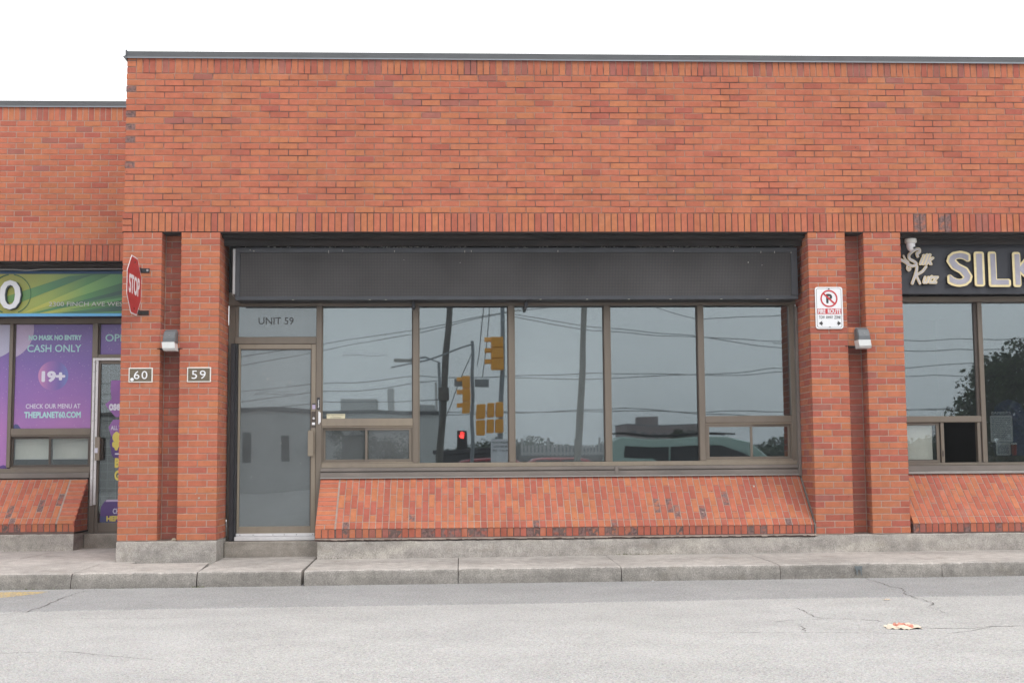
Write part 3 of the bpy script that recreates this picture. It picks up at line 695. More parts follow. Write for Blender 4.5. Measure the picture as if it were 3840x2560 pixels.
# ---- sloped brick bulkheads
def bulkhead(x0, x1, y0, label, seed, left_strip, right_strip, side_right, worn):
    root = empty('sloped_brick_bulkhead', ((x0+x1)/2, y0+.3, 0), label, 'brick bulkhead', 'sloped brick bulkheads'); Wb = Wall(root)
    zt, zb, d = .612, .100, .55; S = math.hypot(zt-zb, d); wv = Vector((0, d, zt-zb)).normalized()
    fr = Frame((0, y0-.002, zb), FX, wv); hd = Frame((0, y0+.009, 0), FX, FZ)
    xa, xb = x0, x1
    if left_strip:
        xa = x0+.215; k = 0; h = CH
        while k*h < S-.01:
            if k: Wb.add(fr, x0, x0+.205, k*h, min(S, (k+1)*h), pick(.6, .4, 0), gap=.009)
            else: Wb.add(fr, x0, x0+.1, 0, h, pick(.7, .3, 0)); Wb.add(fr, x0+.1, x0+.205, 0, h, pick(.7, .3, 0))
            k += 1
    if right_strip:
        xb = x1-.215; k = 0
        while k*CH < S-.01: Wb.add(fr, x1-.205, x1, k*CH, min(S, (k+1)*CH), pick(.4, .4, .2)); k += 1
    x = xa; i = 0; rnd = random.Random(seed)
    while x < xb-.02:
        nx = min(xb, x+CH); off = (.1 if i % 2 else 0.)+.10*(rnd.random() < .06)
        cuts = [0, .100] if True else [0]; c = .100+(.1 if i % 2 else .2)
        while c < S-.02: cuts.append(c); c += .2
        cuts.append(S)
        for a, b_ in zip(cuts, cuts[1:]):
            sp_ = 0
            if worn and a in (cuts[1], cuts[2]) and rnd.random() < .055*worn: sp_ = 1+rnd.randrange(3)
            if worn and a == 0 and rnd.random() < .05*worn: sp_ = 1+rnd.randrange(3)
            Wb.add(fr, x, nx, a, b_, pick(.26, .38, .36), spall=sp_, gap=.0085)
        g = abs((x-xa)/(xb-xa)-.5)*2
        sp_ = 1+rnd.randrange(3) if (worn and rnd.random() < .55*(1.1-g)*worn) else 0
        Wb.add(hd, x, nx, .004, zb, pick(.03, .25, .47, .25), D=.09, spall=sp_, gap=.0095)  # redder, duskier tones put shade as well as dirt into the header course
        x = nx; i += 1
    for s_, q0, q1 in ((left_strip, x0, x0+.205), (right_strip, x1-.205, x1)):
        if s_:
            for k in range(3): Wb.add(hd, q0+(q1-q0)*k/3, q0+(q1-q0)*(k+1)/3, .004, zb, pick(.4, .5, .1), D=.09)
    if side_right:
        sf = Frame((x1, y0, 0), (0, 1, 0), FZ)
        for k in range(9):
            z = k*CH; y1_ = 0 if k < 1 else (z-zb)/(zt-zb)*d+.035
            if y1_ < d: Wb.course(sf, max(.0, y1_), d, z, .1 if k % 2 else 0, lambda x, z: pick(.1, .5, .4), D=.02)
    e = .0055
    MB().prism([(x0+.006, y0+e+.03, .0), (x0+.006, y0+e+.03, zb-.0055), (x0+.006, y0+e, zb-.0025), (x0+.006, y0+e, zb), (x0+.006, y0+d+e, zt), (x0+.006, y0+d+.1, zt), (x0+.006, y0+d+.1, .0)], (x1-x0-.012, 0, 0)).build('mortar_bed', MORT_SLOPE, root)
    MB().box(x0+.004, x1-.004, y0+.0125, y0+.05, -.024, zb-.003, .001).build('mortar_bed', MORT_DARK, root)  # dark mortar colour carries the shade on the header course
    Wb.finish(); return root
bulk = bulkhead(1.80, 6.985, 0, 'long sloped brick bulkhead with spalled lower bricks under the big windows', 5, True, False, False, 1.)
bulkhead(8.03, XE, 0, 'sloped brick bulkhead right of the fire route pier', 9, False, False, False, .15)
MB().prism([(6.985, .0, -.02), (6.985, -.004, .1), (6.985, .56, .64), (6.985, .57, -.02)], (.016, 0, 0)).build('sealant_joint', SILLM, bulk)
# a little ragged mortar under the header course
b = MB()
x = 1.8
while x < 6.98:
    w_ = U(.03, .09); b.prism([(x, -.006, .002), (x+w_, -.006, .002), (x+w_, -.006, -.004-U(0, .014)), (x, -.006, -.004-U(0, .014))], (0, .03, 0)); x += w_
b.build('ragged_mortar', MORT_SLOPE, bulk)
specks(bulk, [(3.3, .34, .007), (6.38, .5, .01)], DROP, .1)

# ================================================================== SET-BACK UNIT (left)
YA = 2.0
lw = empty('brick_facade_wall', (-2, YA, 3.19), 'set-back lower-left brick wall above the green shop sign', 'brick wall', 'brick facade walls')
W2 = Wall(lw); fl = Frame((0, YA, 0), FX, FZ); ZL = 3.189; cl = (4.892-3.391)/22; xs_ = -1.994
def crs(Wx, z0, n, f):
    pass
for k in range(3): pass
x = -4.6
while x < -.2: W2.add(fl, x, min(-.2, x+CH), ZL, ZL+.2025, pick(.35, .4, .25), D=.09, push=-.003); x += CH
for r_ in range(22):
    z = 3.391+r_*cl; off = xs_ if (21-r_) % 2 == 0 else xs_+.1; a = -4.6; n = math.floor((a-off)/.2); x = a
    while x < -.2-1e-6:
        nx = min(-.2, off+(n+1)*.2); n += 1
        if nx-x > .012:
            t = r_/22
            W2.add(fl, x, nx, z, z+cl, pick(.30, .50, .13, .07) if t > .55 else pick(.40, .50, .10, .0))
        x = nx
x = -4.6
while x < -.2: W2.add(fl, x, min(-.2, x+CH), 4.892, 5.094, pick(.38, .12, .3, .2), D=.09); x += CH
W2.finish()
MB().box(-4.6, -.2, YA+.005, YA+.3, 3.392, 5.09, .001).build('mortar_bed', MORT_PIER, lw)
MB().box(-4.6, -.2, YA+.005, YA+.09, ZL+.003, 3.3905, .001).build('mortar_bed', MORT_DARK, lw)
MB().box(-4.6, -.2, YA+.004, YA+.3, ZL-.008, ZL+.001, .001).build('steel_lintel', SOFFIT, lw)
cop2 = empty('metal_coping', (-2, YA, 5.08), 'dark metal coping along the top of the set-back left wall', 'coping', 'metal copings')
coping(cop2, -4.6, -.2, YA, 5.066, 5.138)

f2 = empty('foundation', (-3, YA+.2, -.1), 'concrete base under the sloped bricks of the set-back unit', 'foundation', 'concrete foundations')
fblock(-4.6, -1.205, YA, YA+.9, -.02, f2, seed=8)
boxo('step', CONC_STEP, None, -1.20, -.2, YA+.40, YA+1.0, -.35, -.04, .008, label='concrete doorstep below the door with the torn purple poster', cat='step', group='concrete doorsteps')
bulkhead(-4.6, -1.2, YA, 'sloped brick bulkhead of the set-back unit with a stepped dark side', 3, False, True, True, .8)

# ================================================================== STOREFRONT OF UNIT 59
YF = .565          # front of the aluminium frames
shop = empty('storefront_window', (4.4, .6, .7), 'wide bronze-framed storefront window of five bays with two small sliders', 'storefront window')
def bar(x0, x1, z0, z1, parent, m=BRONZE, y0=YF, y1=.665, name='mullion', c=.004): return boxo(name, m, parent, x0, x1, y0, y1, z0, z1, c)
bar(.80, 7.0, 2.474, 2.62, shop, name='head_rail')
bar(.80, .868, -.04, 2.4735, shop, y0=.60, name='jamb')
boxo('weather_strip', RUBBER, shop, .842, .888, .49, .598, -.038, 2.06, .004)
boxo('weather_strip', RUBBER, shop, .8885, .908, .52, .598, -.038, 2.055, .003)
M1 = [(1.745, 1.806), (2.787, 2.852), (3.825, 3.890), (4.873, 4.942), (5.905, 5.971), (6.925, 6.995)]
bar(*M1[0], -.04, 2.4735, shop, name='mullion')
for a, c in M1[1:]: bar(a, c, .7705, 2.4735, shop)
for a, c in M1[1:-1]: boxo('glazing_gasket', BRONZE_D, shop, a-.010, a-.0005, .585, .60, .7705, 2.47, .001)
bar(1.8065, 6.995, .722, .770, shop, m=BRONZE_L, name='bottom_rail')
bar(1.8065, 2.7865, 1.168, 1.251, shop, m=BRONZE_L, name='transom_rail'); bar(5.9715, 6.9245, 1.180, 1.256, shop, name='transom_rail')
# sill pan of two folded lengths
for a, c in ((1.80, 4.98), (4.986, 7.0)):
    boxo('sill', SILLM, shop, a, c, .535, .60, .684, .7215, .004); boxo('sill', SILLM, shop, a, c, .522, .59, .622, .672, .004); boxo('sill_shadow_gap', BRONZE_D, shop, a, c, .545, .59, .6725, .6835, .001)
boxo('sealant_bead', mat('sealant', (.30, .29, .28), .8, 0, .1, 20), shop, 1.80, 6.99, .512, .56, .608, .6215, .003)
boxo('sill_cap', SILLM, shop, 4.965, 5.005, .515, .54, .625, .72, .003)
boxo('jamb_trim', SILLM, shop, 6.97, 7.0, .49, .57, .60, 2.45, .004)
def pane(x0, x1, z0, z1, parent, m=GLASS, y=.612, name='pane'): return boxo(name, m, parent, x0, x1, y, y+.006, z0, z1, .001)
bays = [(1.806, 2.787), (2.852, 3.825), (3.890, 4.873), (4.942, 5.905), (5.971, 6.925)]
for i, (a, c) in enumerate(bays):
    z0 = 1.251 if i == 0 else 1.256 if i == 4 else .7705
    p_ = pane(a, c, z0, 2.4735, shop, GLASS_S if i in (0, 2) else GLASS)
    if i in (0, 2): boxo('window_screen', FILM_B, shop, a+.006, c-.006, .63, .634, z0+.004, 2.468, .001)
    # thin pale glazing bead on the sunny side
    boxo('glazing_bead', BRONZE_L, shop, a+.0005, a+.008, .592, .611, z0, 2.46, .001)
def slider(x0, x1, z0, z1, mid, left_front, parent, screens):
    f = .026
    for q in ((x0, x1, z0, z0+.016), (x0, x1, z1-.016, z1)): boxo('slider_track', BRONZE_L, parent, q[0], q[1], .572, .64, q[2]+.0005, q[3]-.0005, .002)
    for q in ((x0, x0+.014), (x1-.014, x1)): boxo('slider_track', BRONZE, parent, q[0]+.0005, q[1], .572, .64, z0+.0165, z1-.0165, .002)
    for k, (a, c) in enumerate(((x0+.0145, mid+.018), (mid-.018, x1-.0145))):
        y = .578 if (k == 0) == left_front else .606
        s_ = MB()
        s_.box(a, c, y, y+.024, z0+.017, z0+.017+f, .002).box(a, c, y, y+.024, z1-.017-f, z1-.017, .002).box(a, a+f, y, y+.024, z0+.0175+f, z1-.0175-f, .002).box(c-f, c, y, y+.024, z0+.0175+f, z1-.0175-f, .002)
        so_ = s_.build('sash', BRONZE, parent); boxo('pane', GLASS_D if screens[k] else GLASS, so_, a+f, c-f, y+.009, y+.014, z0+.017+f, z1-.017-f, .0005)
        if screens[k]: boxo('sash_screen', screens[k], so_, a+f, c-f, y+.030+k*.002, y+.032+k*.002, z0+.017+f, z1-.017-f, .0005)
slider(1.8065, 2.7865, .7705, 1.1675, 2.292, False, shop, (FILM, FILM)); slider(5.9715, 6.9245, .7705, 1.1795, 6.47, True, shop, (None, None))

# transom with UNIT 59
tr = empty('transom_window', (1.3, .6, 2.3), 'small window over the door lettered UNIT 59', 'window')
bar(.868, 1.7445, 2.062, 2.138, tr, name='transom_bar'); pane(.868, 1.7445, 2.1385, 2.4735, tr, GLASS_D)
boxo('window_screen', FILM, tr, .905, 1.74, .63, .634, 2.14, 2.468, .001); bar(.8685, .905, 2.1385, 2.4735, tr, y0=.60, y1=.66, name='side_frame')
text('unit_lettering', 'UNIT 59', 1.117, 1.493, 2.278, 2.355, .6115, mat('vinyl_grey', (.065, .066, .072), .6), tr, bold=-.004)

# door
door = empty('glass_door', (1.3, .6, 0), 'closed bronze-framed glass door of unit 59 with a tall pull handle', 'door', 'glass shop doors')
DX0, DX1 = .91, 1.744
fr_ = MB().box(DX0, .934, .575, .625, .022, 2.06, .003).box(1.694, DX1, .575, .625, .022, 2.06, .003).box(.9345, 1.6935, .575, .625, .022, .108, .003).box(.9345, 1.6935, .575, .625, 2.008, 2.06, .003)
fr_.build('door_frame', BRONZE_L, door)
boxo('pane', GLASS_D, door, .934, 1.694, .598, .604, .108, 2.008, .0005); boxo('door_screen', FILM, door, .934, 1.694, .612, .615, .108, 2.008, .0005)
boxo('glazing_gasket', BRONZE_D, door, 1.6845, 1.6935, .580, .597, .108, 2.008, .001); boxo('glazing_gasket', BRONZE_D, door, .9345, 1.684, .580, .597, 1.999, 2.0075, .001)
boxo('threshold', STEEL_W, door, .90, 1.752, .50, .575, -.038, .004, .004); boxo('door_sweep', STEEL_W, door, .905, 1.74, .566, .5745, .006, .036, .002)
sw = MB()
for x in (.95, 1.09, 1.30, 1.42, 1.55, 1.72): sw.box(x-.004, x+.004, .563, .566, .017, .025, .001)
sw.build('screw', BRONZE_D, door)
hb = MB().box(1.668, 1.728, .50, .53, .850, 1.125, .004).box(1.700, 1.726, .53, .575, .87, .89, .002).box(1.700, 1.726, .53, .575, 1.085, 1.105, .002)
hb.build('pull_handle', BRONZE_L, door)
lk = boxo('lock_plate', BRONZE_D, door, 1.700, 1.742, .568, .5745, 1.158, 1.330, .002)
MB().lathe([(.0, 0), (.013, 0), (.013, .007), (.010, .010), (0, .010)], (1.723, .568, 1.256), 'Y').build('lock_cylinder', STEEL_W, lk)
boxo('lock_label', WHITE, lk, 1.705, 1.738, .5655, .568, 1.186, 1.212, .0005)
boxo('door_sticker', mat('lilac_sticker', (.42, .36, .52), .5), door, 1.706, 1.740, .5725, .5745, 1.357, 1.402, .0004); boxo('door_sticker', INK, door, 1.706, 1.740, .5728, .5745, 1.403, 1.418, .0004)
st = sheet('alarm_sticker', rrect(1.756, 1.790, 1.349, 1.480, .003), YF-.0018, INK, shop)
for k in range(6): sheet('sticker_mark', disc(1.773+.003*(k % 2), 1.375+k*.0145, .006, 8), YF-.003, WHITE, st, .0012)
boxo('magnet_contact', WHITE, shop, 1.774, 1.788, .548, .5645, 1.195, 1.330, .002); boxo('magnet_contact', WHITE, shop, 1.7885, 1.800, .552, .5645, 1.21, 1.318, .002)
# faint script left on the glass
FAINT = mat('etched_script', (.075, .08, .085), .6)
def script(parent, x0, x1, z, y):
    w_ = x1-x0; b = stroke([(x0, z-.028), (x0+.3*w_, z-.022), (x0+.62*w_, z-.034), (x0+.98*w_, z-.028)], .0035, y, .001)
    for k in range(13):
        if k == 5: continue
        xx = x0+.06*w_+k*.072*w_; h = .034 if k in (0, 6) else .016
        q = stroke([(xx-.008, z-.012), (xx, z-.012+h*.5), (xx+.010, z-.012+h)], .0022, y, .001); n = len(b.v); b.v += q.v; b.f += [tuple(i+n for i in f) for f in q.f]
    b.build('script_mark', FAINT, parent)
script(door, 1.085, 1.50, 1.55, .5965); script(shop, 2.02, 2.53, 1.965, .6105)
lab = sheet('notice_label', rrect(1.858, 2.056, 1.254, 1.303, .002), .6085, mat('cream_label', (.62, .58, .42), .6), shop)
text('label_lettering', 'No Agents Peddlers', 1.866, 2.048, 1.282, 1.298, .6083, INK, lab, th=.0008); text('label_lettering', 'or Solicitors', 1.900, 2.014, 1.259, 1.275, .6083, INK, lab, th=.0008)
# streaks of bird lime on door glass
b = MB()
for x, z, l in ((1.18, 1.75, .02), (1.22, 1.70, .03), (1.46, 1.66, .03), (1.37, 1.0, .012), (1.06, .64, .01), (1.13, 1.35, .006), (1.58, .78, .01)):
    b.box(x, x+.006, .5955, .597, z-l, z, .0004)
b.build('lime_streak', DROP, door)

# box left on the inner sill
bx = empty('cardboard_box', (2.46, .66, .775), 'small orange-striped box behind the right pane of the left slider', 'box')
MB().prism([(2.325, .652, .7715), (2.595, .652, .7715), (2.597, .652, .838), (2.57, .652, .846), (2.33, .652, .853)], (0, .07, 0)).build('carton', mat('carton_white', (.62, .56, .46), .7, 0, .1, 30), bx)
MB().prism([(2.3255, .6505, .832), (2.596, .6505, .818), (2.597, .6505, .832), (2.33, .6505, .850)], (0, .0013, 0)).build('stripe', mat('carton_orange', (.50, .24, .06), .7, 0, .2, 40), bx)

# ================================================================== GREY MESH SIGN BOX
sg = empty('sign_box', (3.9, .4, 2.5), 'long blank sign box with a dark perforated mesh face above the windows', 'sign box')
X0, X1, ZB, ZT, YS = .920, 6.950, 2.497, 3.052, .25
boxo('cabinet', BLACK, sg, X0+.004, X1-.004, YS+.02, .56, ZB+.004, ZT-.004, .004)
boxo('face_frame', SLATE, sg, X0, X1, YS, YS+.03, ZB, ZB+.040, .003, ); boxo('face_frame', SLATE, sg, X0, X1, YS, YS+.03, ZT-.046, ZT, .003)
boxo('face_frame', SLATE, sg, X0, X0+.048, YS+.0005, YS+.03, ZB+.0405, ZT-.0465, .003); boxo('face_frame', SLATE, sg, X1-.070, X1, YS+.0005, YS+.03, ZB+.0405, ZT-.0465, .003)
for i in range(6):
    a = X0+.0485+i*(X1-.0705-X0-.0485)/6; c = X0+.0485+(i+1)*(X1-.0705-X0-.0485)/6
    boxo('mesh_panel', MESHF, sg, a+.0002, c-.0002, YS+.010, YS+.016, ZB+.041, ZT-.047, .0003)
boxo('edge_strip', ALU, sg, X0-.028, X0-.001, YS-.002, YS+.10, 2.562, 3.046, .002); boxo('top_trim', SLATE, sg, X0, X1, YS-.001, YS+.012, ZT+.0005, ZT+.006, .001)
for x in (2.785, 4.0): boxo('hanger_bracket', SLATE, sg, x, x+.03, .36, .56, 2.43, 2.4965, .003)
b = MB()
for _ in range(260):      # nesting litter along the top of the box
    x = random.choice((U(1.0, 6.8), U(2.2, 3.4), U(5.2, 6.3))); z = ZT+.0065+U(0, .014); s_ = U(.005, .030)
    b.prism([(x, YS+.01+U(0, .03), z), (x+s_, YS+.01+U(0, .03), z+U(-.002, .004)), (x+s_*.6, YS+.03, z+U(.002, .010))], (0, .004, .002))
b.build('nest_litter', DROP, None, label='pale twigs and droppings lying along the top of the mesh sign box', kind='stuff')
b = MB()
for x, z, l in ((1.07, 3.04, .012), (1.11, 3.03, .015), (1.90, 3.03, .03), (2.05, 3.035, .02), (2.6, 3.03, .02), (3.35, 3.03, .025), (3.42, 3.03, .02), (4.35, 3.03, .02), (6.55, 3.02, .02), (6.70, 3.02, .02), (6.88, 3.015, .02), (5.6, 3.03, .015), (6.41, 2.905, .014), (3.30, 2.90, .006), (6.56, 2.87, .006), (2.7, 2.93, .005)):
    b.box(x, x+.006, YS-.0012, YS+.011, z-l, z, .0004)
for x in (1.52, 2.33, 2.50, 4.15, 4.65, 5.1, 5.55, 6.1, 6.6): b.box(x, x+.022, YS-.0012, YS+.004, ZB-.001, ZB+.004, .0006)
b.build('lime_streak', DROP, sg)
b = MB()
for x, z, s_ in ((.885, 2.61, .011), (.888, 2.585, .009), (.884, 2.565, .012), (.89, 2.55, .008), (.885, 2.76, .005), (.888, 2.80, .004), (.884, 3.03, .007)): b.lathe([(0, -s_*.6), (s_*.7, -s_*.3), (s_*.6, s_*.4), (0, s_*.6)], (x, .31, z), 'Z', 7)
b.build('foam_blob', DROP, sg)
# soffit boards behind and above
sf = empty('soffit', (5, .3, 3.15), 'blackened soffit boards in the recess between the twin piers', 'soffit', 'blackened soffits')
boxo('soffit_board', SOFFIT, sf, .80, 7.0, .10, .62, 3.14, 3.172, .004); boxo('soffit_board', SOFFIT, sf, .80, 7.0, .235, .262, 3.075, 3.139, .003); boxo('back_board', BLACK, sf, .80, 7.0, .565, .64, 2.6205, 3.139, .003)
sf2 = empty('soffit', (9, .3, 3.15), 'blackened soffit boards above the black sign with gold letters', 'soffit', 'blackened soffits')
boxo('soffit_board', SOFFIT, sf2, 8.0, XE, .10, .62, 3.14, 3.172, .004); boxo('soffit_board', SOFFIT, sf2, 8.0, XE, .20, .225, 3.085, 3.139, .003)
sf3 = empty('soffit', (-2, 2.3, 3.15), 'blackened soffit boards above the green shop sign', 'soffit', 'blackened soffits')
boxo('soffit_board', SOFFIT, sf3, -4.6, -.2, 2.09, 2.62, 3.15, 3.18, .004); boxo('soffit_board', SOFFIT, sf3, -4.6, -.2, 2.16, 2.19, 3.125, 3.149, .003)

# ================================================================== RIGHT UNIT
rs = empty('shop_sign', (9, .3, 2.55), 'black shop sign with gold-edged SILK letters and a cursive logo', 'shop sign', 'shop signs')
boxo('sign_panel', PANELB, rs, 8.0, XE, .30, .335, 2.556, 3.112, .003)
for ch, a, c, z0, z1 in (('S', 8.587, 8.870, 2.627, 3.022), ('I', 8.891, 9.004, 2.63, 3.014), ('L', 9.047, 9.291, 2.626, 3.014), ('K', 9.317, 9.64, 2.624, 3.009)):
    g = text('channel_letter', ch, a, c, z0, z1, .256, GOLD, rs, bold=.042, th=.012)
    i_ = .024
    me_ = text('letter_face', ch, a+i_, c-i_, z0+i_, z1-i_, .2438, LILAC, g, bold=.012, th=.002)
    text('letter_shadow_body', ch, a+.004, c-.004, z0+.004, z1-.004, .2985, BLACK, g, bold=.02, th=.042)
LOGOF = mat('logo_face_grey', (.50, .48, .50), .45, 0, .08, 20)
GOLDP = mat('pale_gold', (.74, .62, .38), .4, 0, .06, 20)
# cursive logo: strokes with a gold rim
def cur(pts): # crop pixels -> metres
    return [(8.071+(x-175)/670*.436, 3.059-(y-320)/745*.463) for x, y in pts]
LOGO = [([(488, 475), (478, 420), (520, 400), (520, 350), (470, 350), (400, 390), (345, 450), (350, 520), (430, 570), (460, 610), (400, 645), (330, 620), (260, 565), (185, 530)], 34),
        ([(250, 465), (275, 520), (330, 590), (300, 680), (330, 725), (360, 690), (335, 680)], 22),
        ([(470, 650), (450, 760), (380, 950)], 34), ([(625, 655), (560, 740), (460, 800)], 30), ([(450, 800), (480, 880), (510, 950)], 28)]
lg = MB(); lf = MB(); ls = MB()
for k, (p_, wd) in enumerate(LOGO):
    P_ = cur(p_); wd = (wd if wd > 25 else wd*.72)*.000651
    for tgt, w2, y, th in ((lg, wd+.011, .256+k*.0002, .010), (lf, wd, .252+k*.0002, .003), (ls, wd+.008, .2666+k*.0002, .03)):
        q = stroke(P_, w2, y, th); n = len(tgt.v); tgt.v += q.v; tgt.f += [tuple(i+n for i in f) for f in q.f]
lo = lg.build('logo_rim', GOLDP, rs, label='cursive Silk Kutz logo with scissors'); lf.build('logo_face', LOGOF, lo); ls.build('logo_body', BLACK, lo)
for s_, bx_ in (('ilk', (495, 770, 635, 425)), ('utz', (545, 835, 965, 800))):
    (xa_, zb_), (xb_, zt_) = cur([(bx_[0], bx_[2])])[0], cur([(bx_[1], bx_[3])])[0]
    text('logo_letters', s_, xa_, xb_, zb_, zt_, .2555, GOLDP, lo, bold=.075, th=.009, shear=.45)
    text('logo_letters', s_, xa_+.006, xb_-.006, zb_+.006, zt_-.006, .2462, LOGOF, lo, bold=.012, th=.002, shear=.45)
    text('logo_letters', s_, xa_, xb_, zb_, zt_, .2975, BLACK, lo, bold=.05, th=.040, shear=.45)
b = MB().lathe([(0, .0), (.062, .0), (.066, -.03), (.058, -.045), (.046, -.048)], (8.172, .17, 3.138), 'Z', 24)
cm = empty('security_camera', (8.172, .17, 3.138), 'white dome security camera under the soffit beside the cursive logo', 'security camera')
b.build('camera_base', WHITE_P, cm)
MB().lathe([(.046, -.0485), (.047, -.075), (.040, -.105), (.024, -.128), (.0, -.135)], (8.172, .17, 3.138), 'Z', 24).build('camera_dome', WHITE, cm)
MB().lathe([(0, 0), (.012, 0), (.012, .014), (0, .014)], (8.195, .13, 3.035), 'Y', 12).build('camera_lens', INK, cm)

rw = empty('storefront_window', (9, .6, .7), 'bronze storefront window under the black sign, its small slider open', 'storefront window')
bar(8.0, XE, 2.500, 2.5555, rw, name='head_rail', y0=.50); bar(8.0, 8.04, .76, 2.4995, rw, name='jamb')
bar(9.035, 9.088, .7305, 2.4995, rw); boxo('glazing_gasket', BRONZE_D, rw, 9.0, 9.0345, .59, .62, .7305, 2.49, .001)
bar(10.3, 10.36, .7305, 2.4995, rw); bar(8.0, XE, .698, .730, rw, name='bottom_rail'); bar(8.0405, 9.0345, 1.172, 1.240, rw, name='transom_rail')
boxo('sill', SILLM, rw, 8.0, XE, .53, .60, .640, .6975, .004); boxo('sealant_bead', MATS['sealant'], rw, 8.03, XE, .512, .56, .610, .639, .003)
pane(8.0405, 9.0, 1.2405, 2.4995, rw); pane(9.0885, 10.2995, .7305, 2.4995, rw)
# slider pushed left, right half open
s_ = MB().box(8.05, 8.57, .60, .624, .733, .76, .002).box(8.05, 8.57, .60, .624, 1.142, 1.169, .002).box(8.05, 8.077, .60, .624, .7605, 1.1415, .002).box(8.535, 8.57, .60, .624, .7605, 1.1415, .002)
so_ = s_.build('sash', BRONZE, rw); boxo('pane', GLASS_D, so_, 8.077, 8.535, .61, .615, .7605, 1.1415, .0005); boxo('sash_screen', FILM_L, so_, 8.08, 8.5, .64, .645, .765, 1.138, .0005)
s_ = MB().box(8.0405, 9.0345, .574, .64, .7305, .7325, .0005).box(8.0405, 9.0345, .574, .598, 1.1695, 1.1715, .0005).box(8.575, 8.612, .575, .599, .7335, 1.169, .002).box(8.985, 9.02, .575, .64, .7335, 1.169, .002)
s_.build('slider_track', BRONZE, rw); boxo('latch', BRONZE_D, rw, 8.585, 8.600, .567, .5745, .80, .86, .002)
PRINT = mat('notice_paper', (.80, .84, .88), .6, 0, .06, 30)
def notice(name, x0, x1, z0, z1, y, label, rows):
    o = sheet(name, rrect(x0, x1, z0, z1, .02), y, PRINT, None, .003); tag(o, label, 'notice', 'notices in the right window')
    b = MB()
    for k in range(rows):
        z = z1-.03-(z1-z0-.05)*k/rows; x = x0+.02
        while x < x1-.03: l = U(.01, .035); b.box(x, min(x1-.02, x+l), y-.0010, y+.0005, z-.006, z, .0002); x += l+.008
    b.build('print_lines', mat('faded_blue_ink', (.20, .24, .32), .6), o)
    return o
n1 = notice('paper_notice', 9.185, 9.435, .952, 1.250, .700, 'larger white printed notice inside the right window', 12); notice('paper_notice', 9.241, 9.406, .805, .949, .705, 'smaller white printed notice under the larger one', 9)
text('print_lettering', 'BARBERS', 9.20, 9.42, 1.262, 1.292, .698, PRINT, n1, bold=.01)
cp = empty('paper_cup', (9.425, .66, .80), 'red paper cup with white lid inside the right window', 'cup')
MB().lathe([(0, 0), (.025, 0), (.031, .118), (0, .118)], (9.425, .662, .805), 'Z', 20).build('cup_body', mat('cup_red', (.42, .03, .03), .5), cp)
MB().lathe([(0, .1185), (.034, .1185), (.034, .128), (.030, .138), (0, .138)], (9.425, .662, .805), 'Z', 20).build('cup_lid', WHITE, cp)
boxo('inner_ledge', BRONZE_D, rw, 9.09, 10.29, .6205, .78, .735, .800, .003)
# hanging blue jacket
jk = empty('jacket', (9.48, 1.0, .9), 'dark blue patterned jacket hanging behind the right window', 'jacket')
b = MB(); b.lathe([(0, .52), (.06, .50), (.13, .46), (.17, .36), (.16, .1), (.17, -.15), (.0, -.16)], (9.5, .93, .92), 'Z', 18)
me_ = b.build('jacket_body', mat('jacket_blue', (.035, .06, .18), .8, 0, .6, 60), jk)
MB().tube([(9.38, .90, 1.34), (9.30, .86, 1.15), (9.31, .84, .85)], [.055, .05, .04]).build('sleeve', MATS['jacket_blue'], jk)

# ================================================================== LEFT UNIT STOREFRONT
YL = 2.565
lwn = empty('storefront_window', (-2.6, 2.6, .7), 'bronze storefront window with purple posters beside the narrow door', 'storefront window')
def lbar(x0, x1, z0, z1, name='mullion', y0=YL, m=BRONZE): return boxo(name, m, lwn, x0, x1, y0, 2.665, z0, z1, .004)
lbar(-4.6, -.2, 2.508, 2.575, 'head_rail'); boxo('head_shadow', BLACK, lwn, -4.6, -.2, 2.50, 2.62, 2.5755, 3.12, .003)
lbar(-2.195, -2.150, .755, 2.5075); lbar(-1.195, -1.125, -.04, 2.5075); boxo('glazing_gasket', BRONZE_D, lwn, -2.1495, -2.128, .56+2.03, 2.60, 1.23, 2.50, .001); boxo('glazing_gasket', BRONZE_D, lwn, -1.1245, -1.104, 2.59, 2.60, 2.13, 2.50, .001)
lbar(-1.1245, -.2, 2.080, 2.128, 'transom_rail'); lbar(-2.1495, -1.1955, 1.145, 1.228, 'transom_rail'); lbar(-4.6, -1.1955, .690, .745, 'bottom_rail'); boxo('sill', SILLM, lwn, -4.6, -1.19, 2.535, 2.60, .625, .6895, .004)
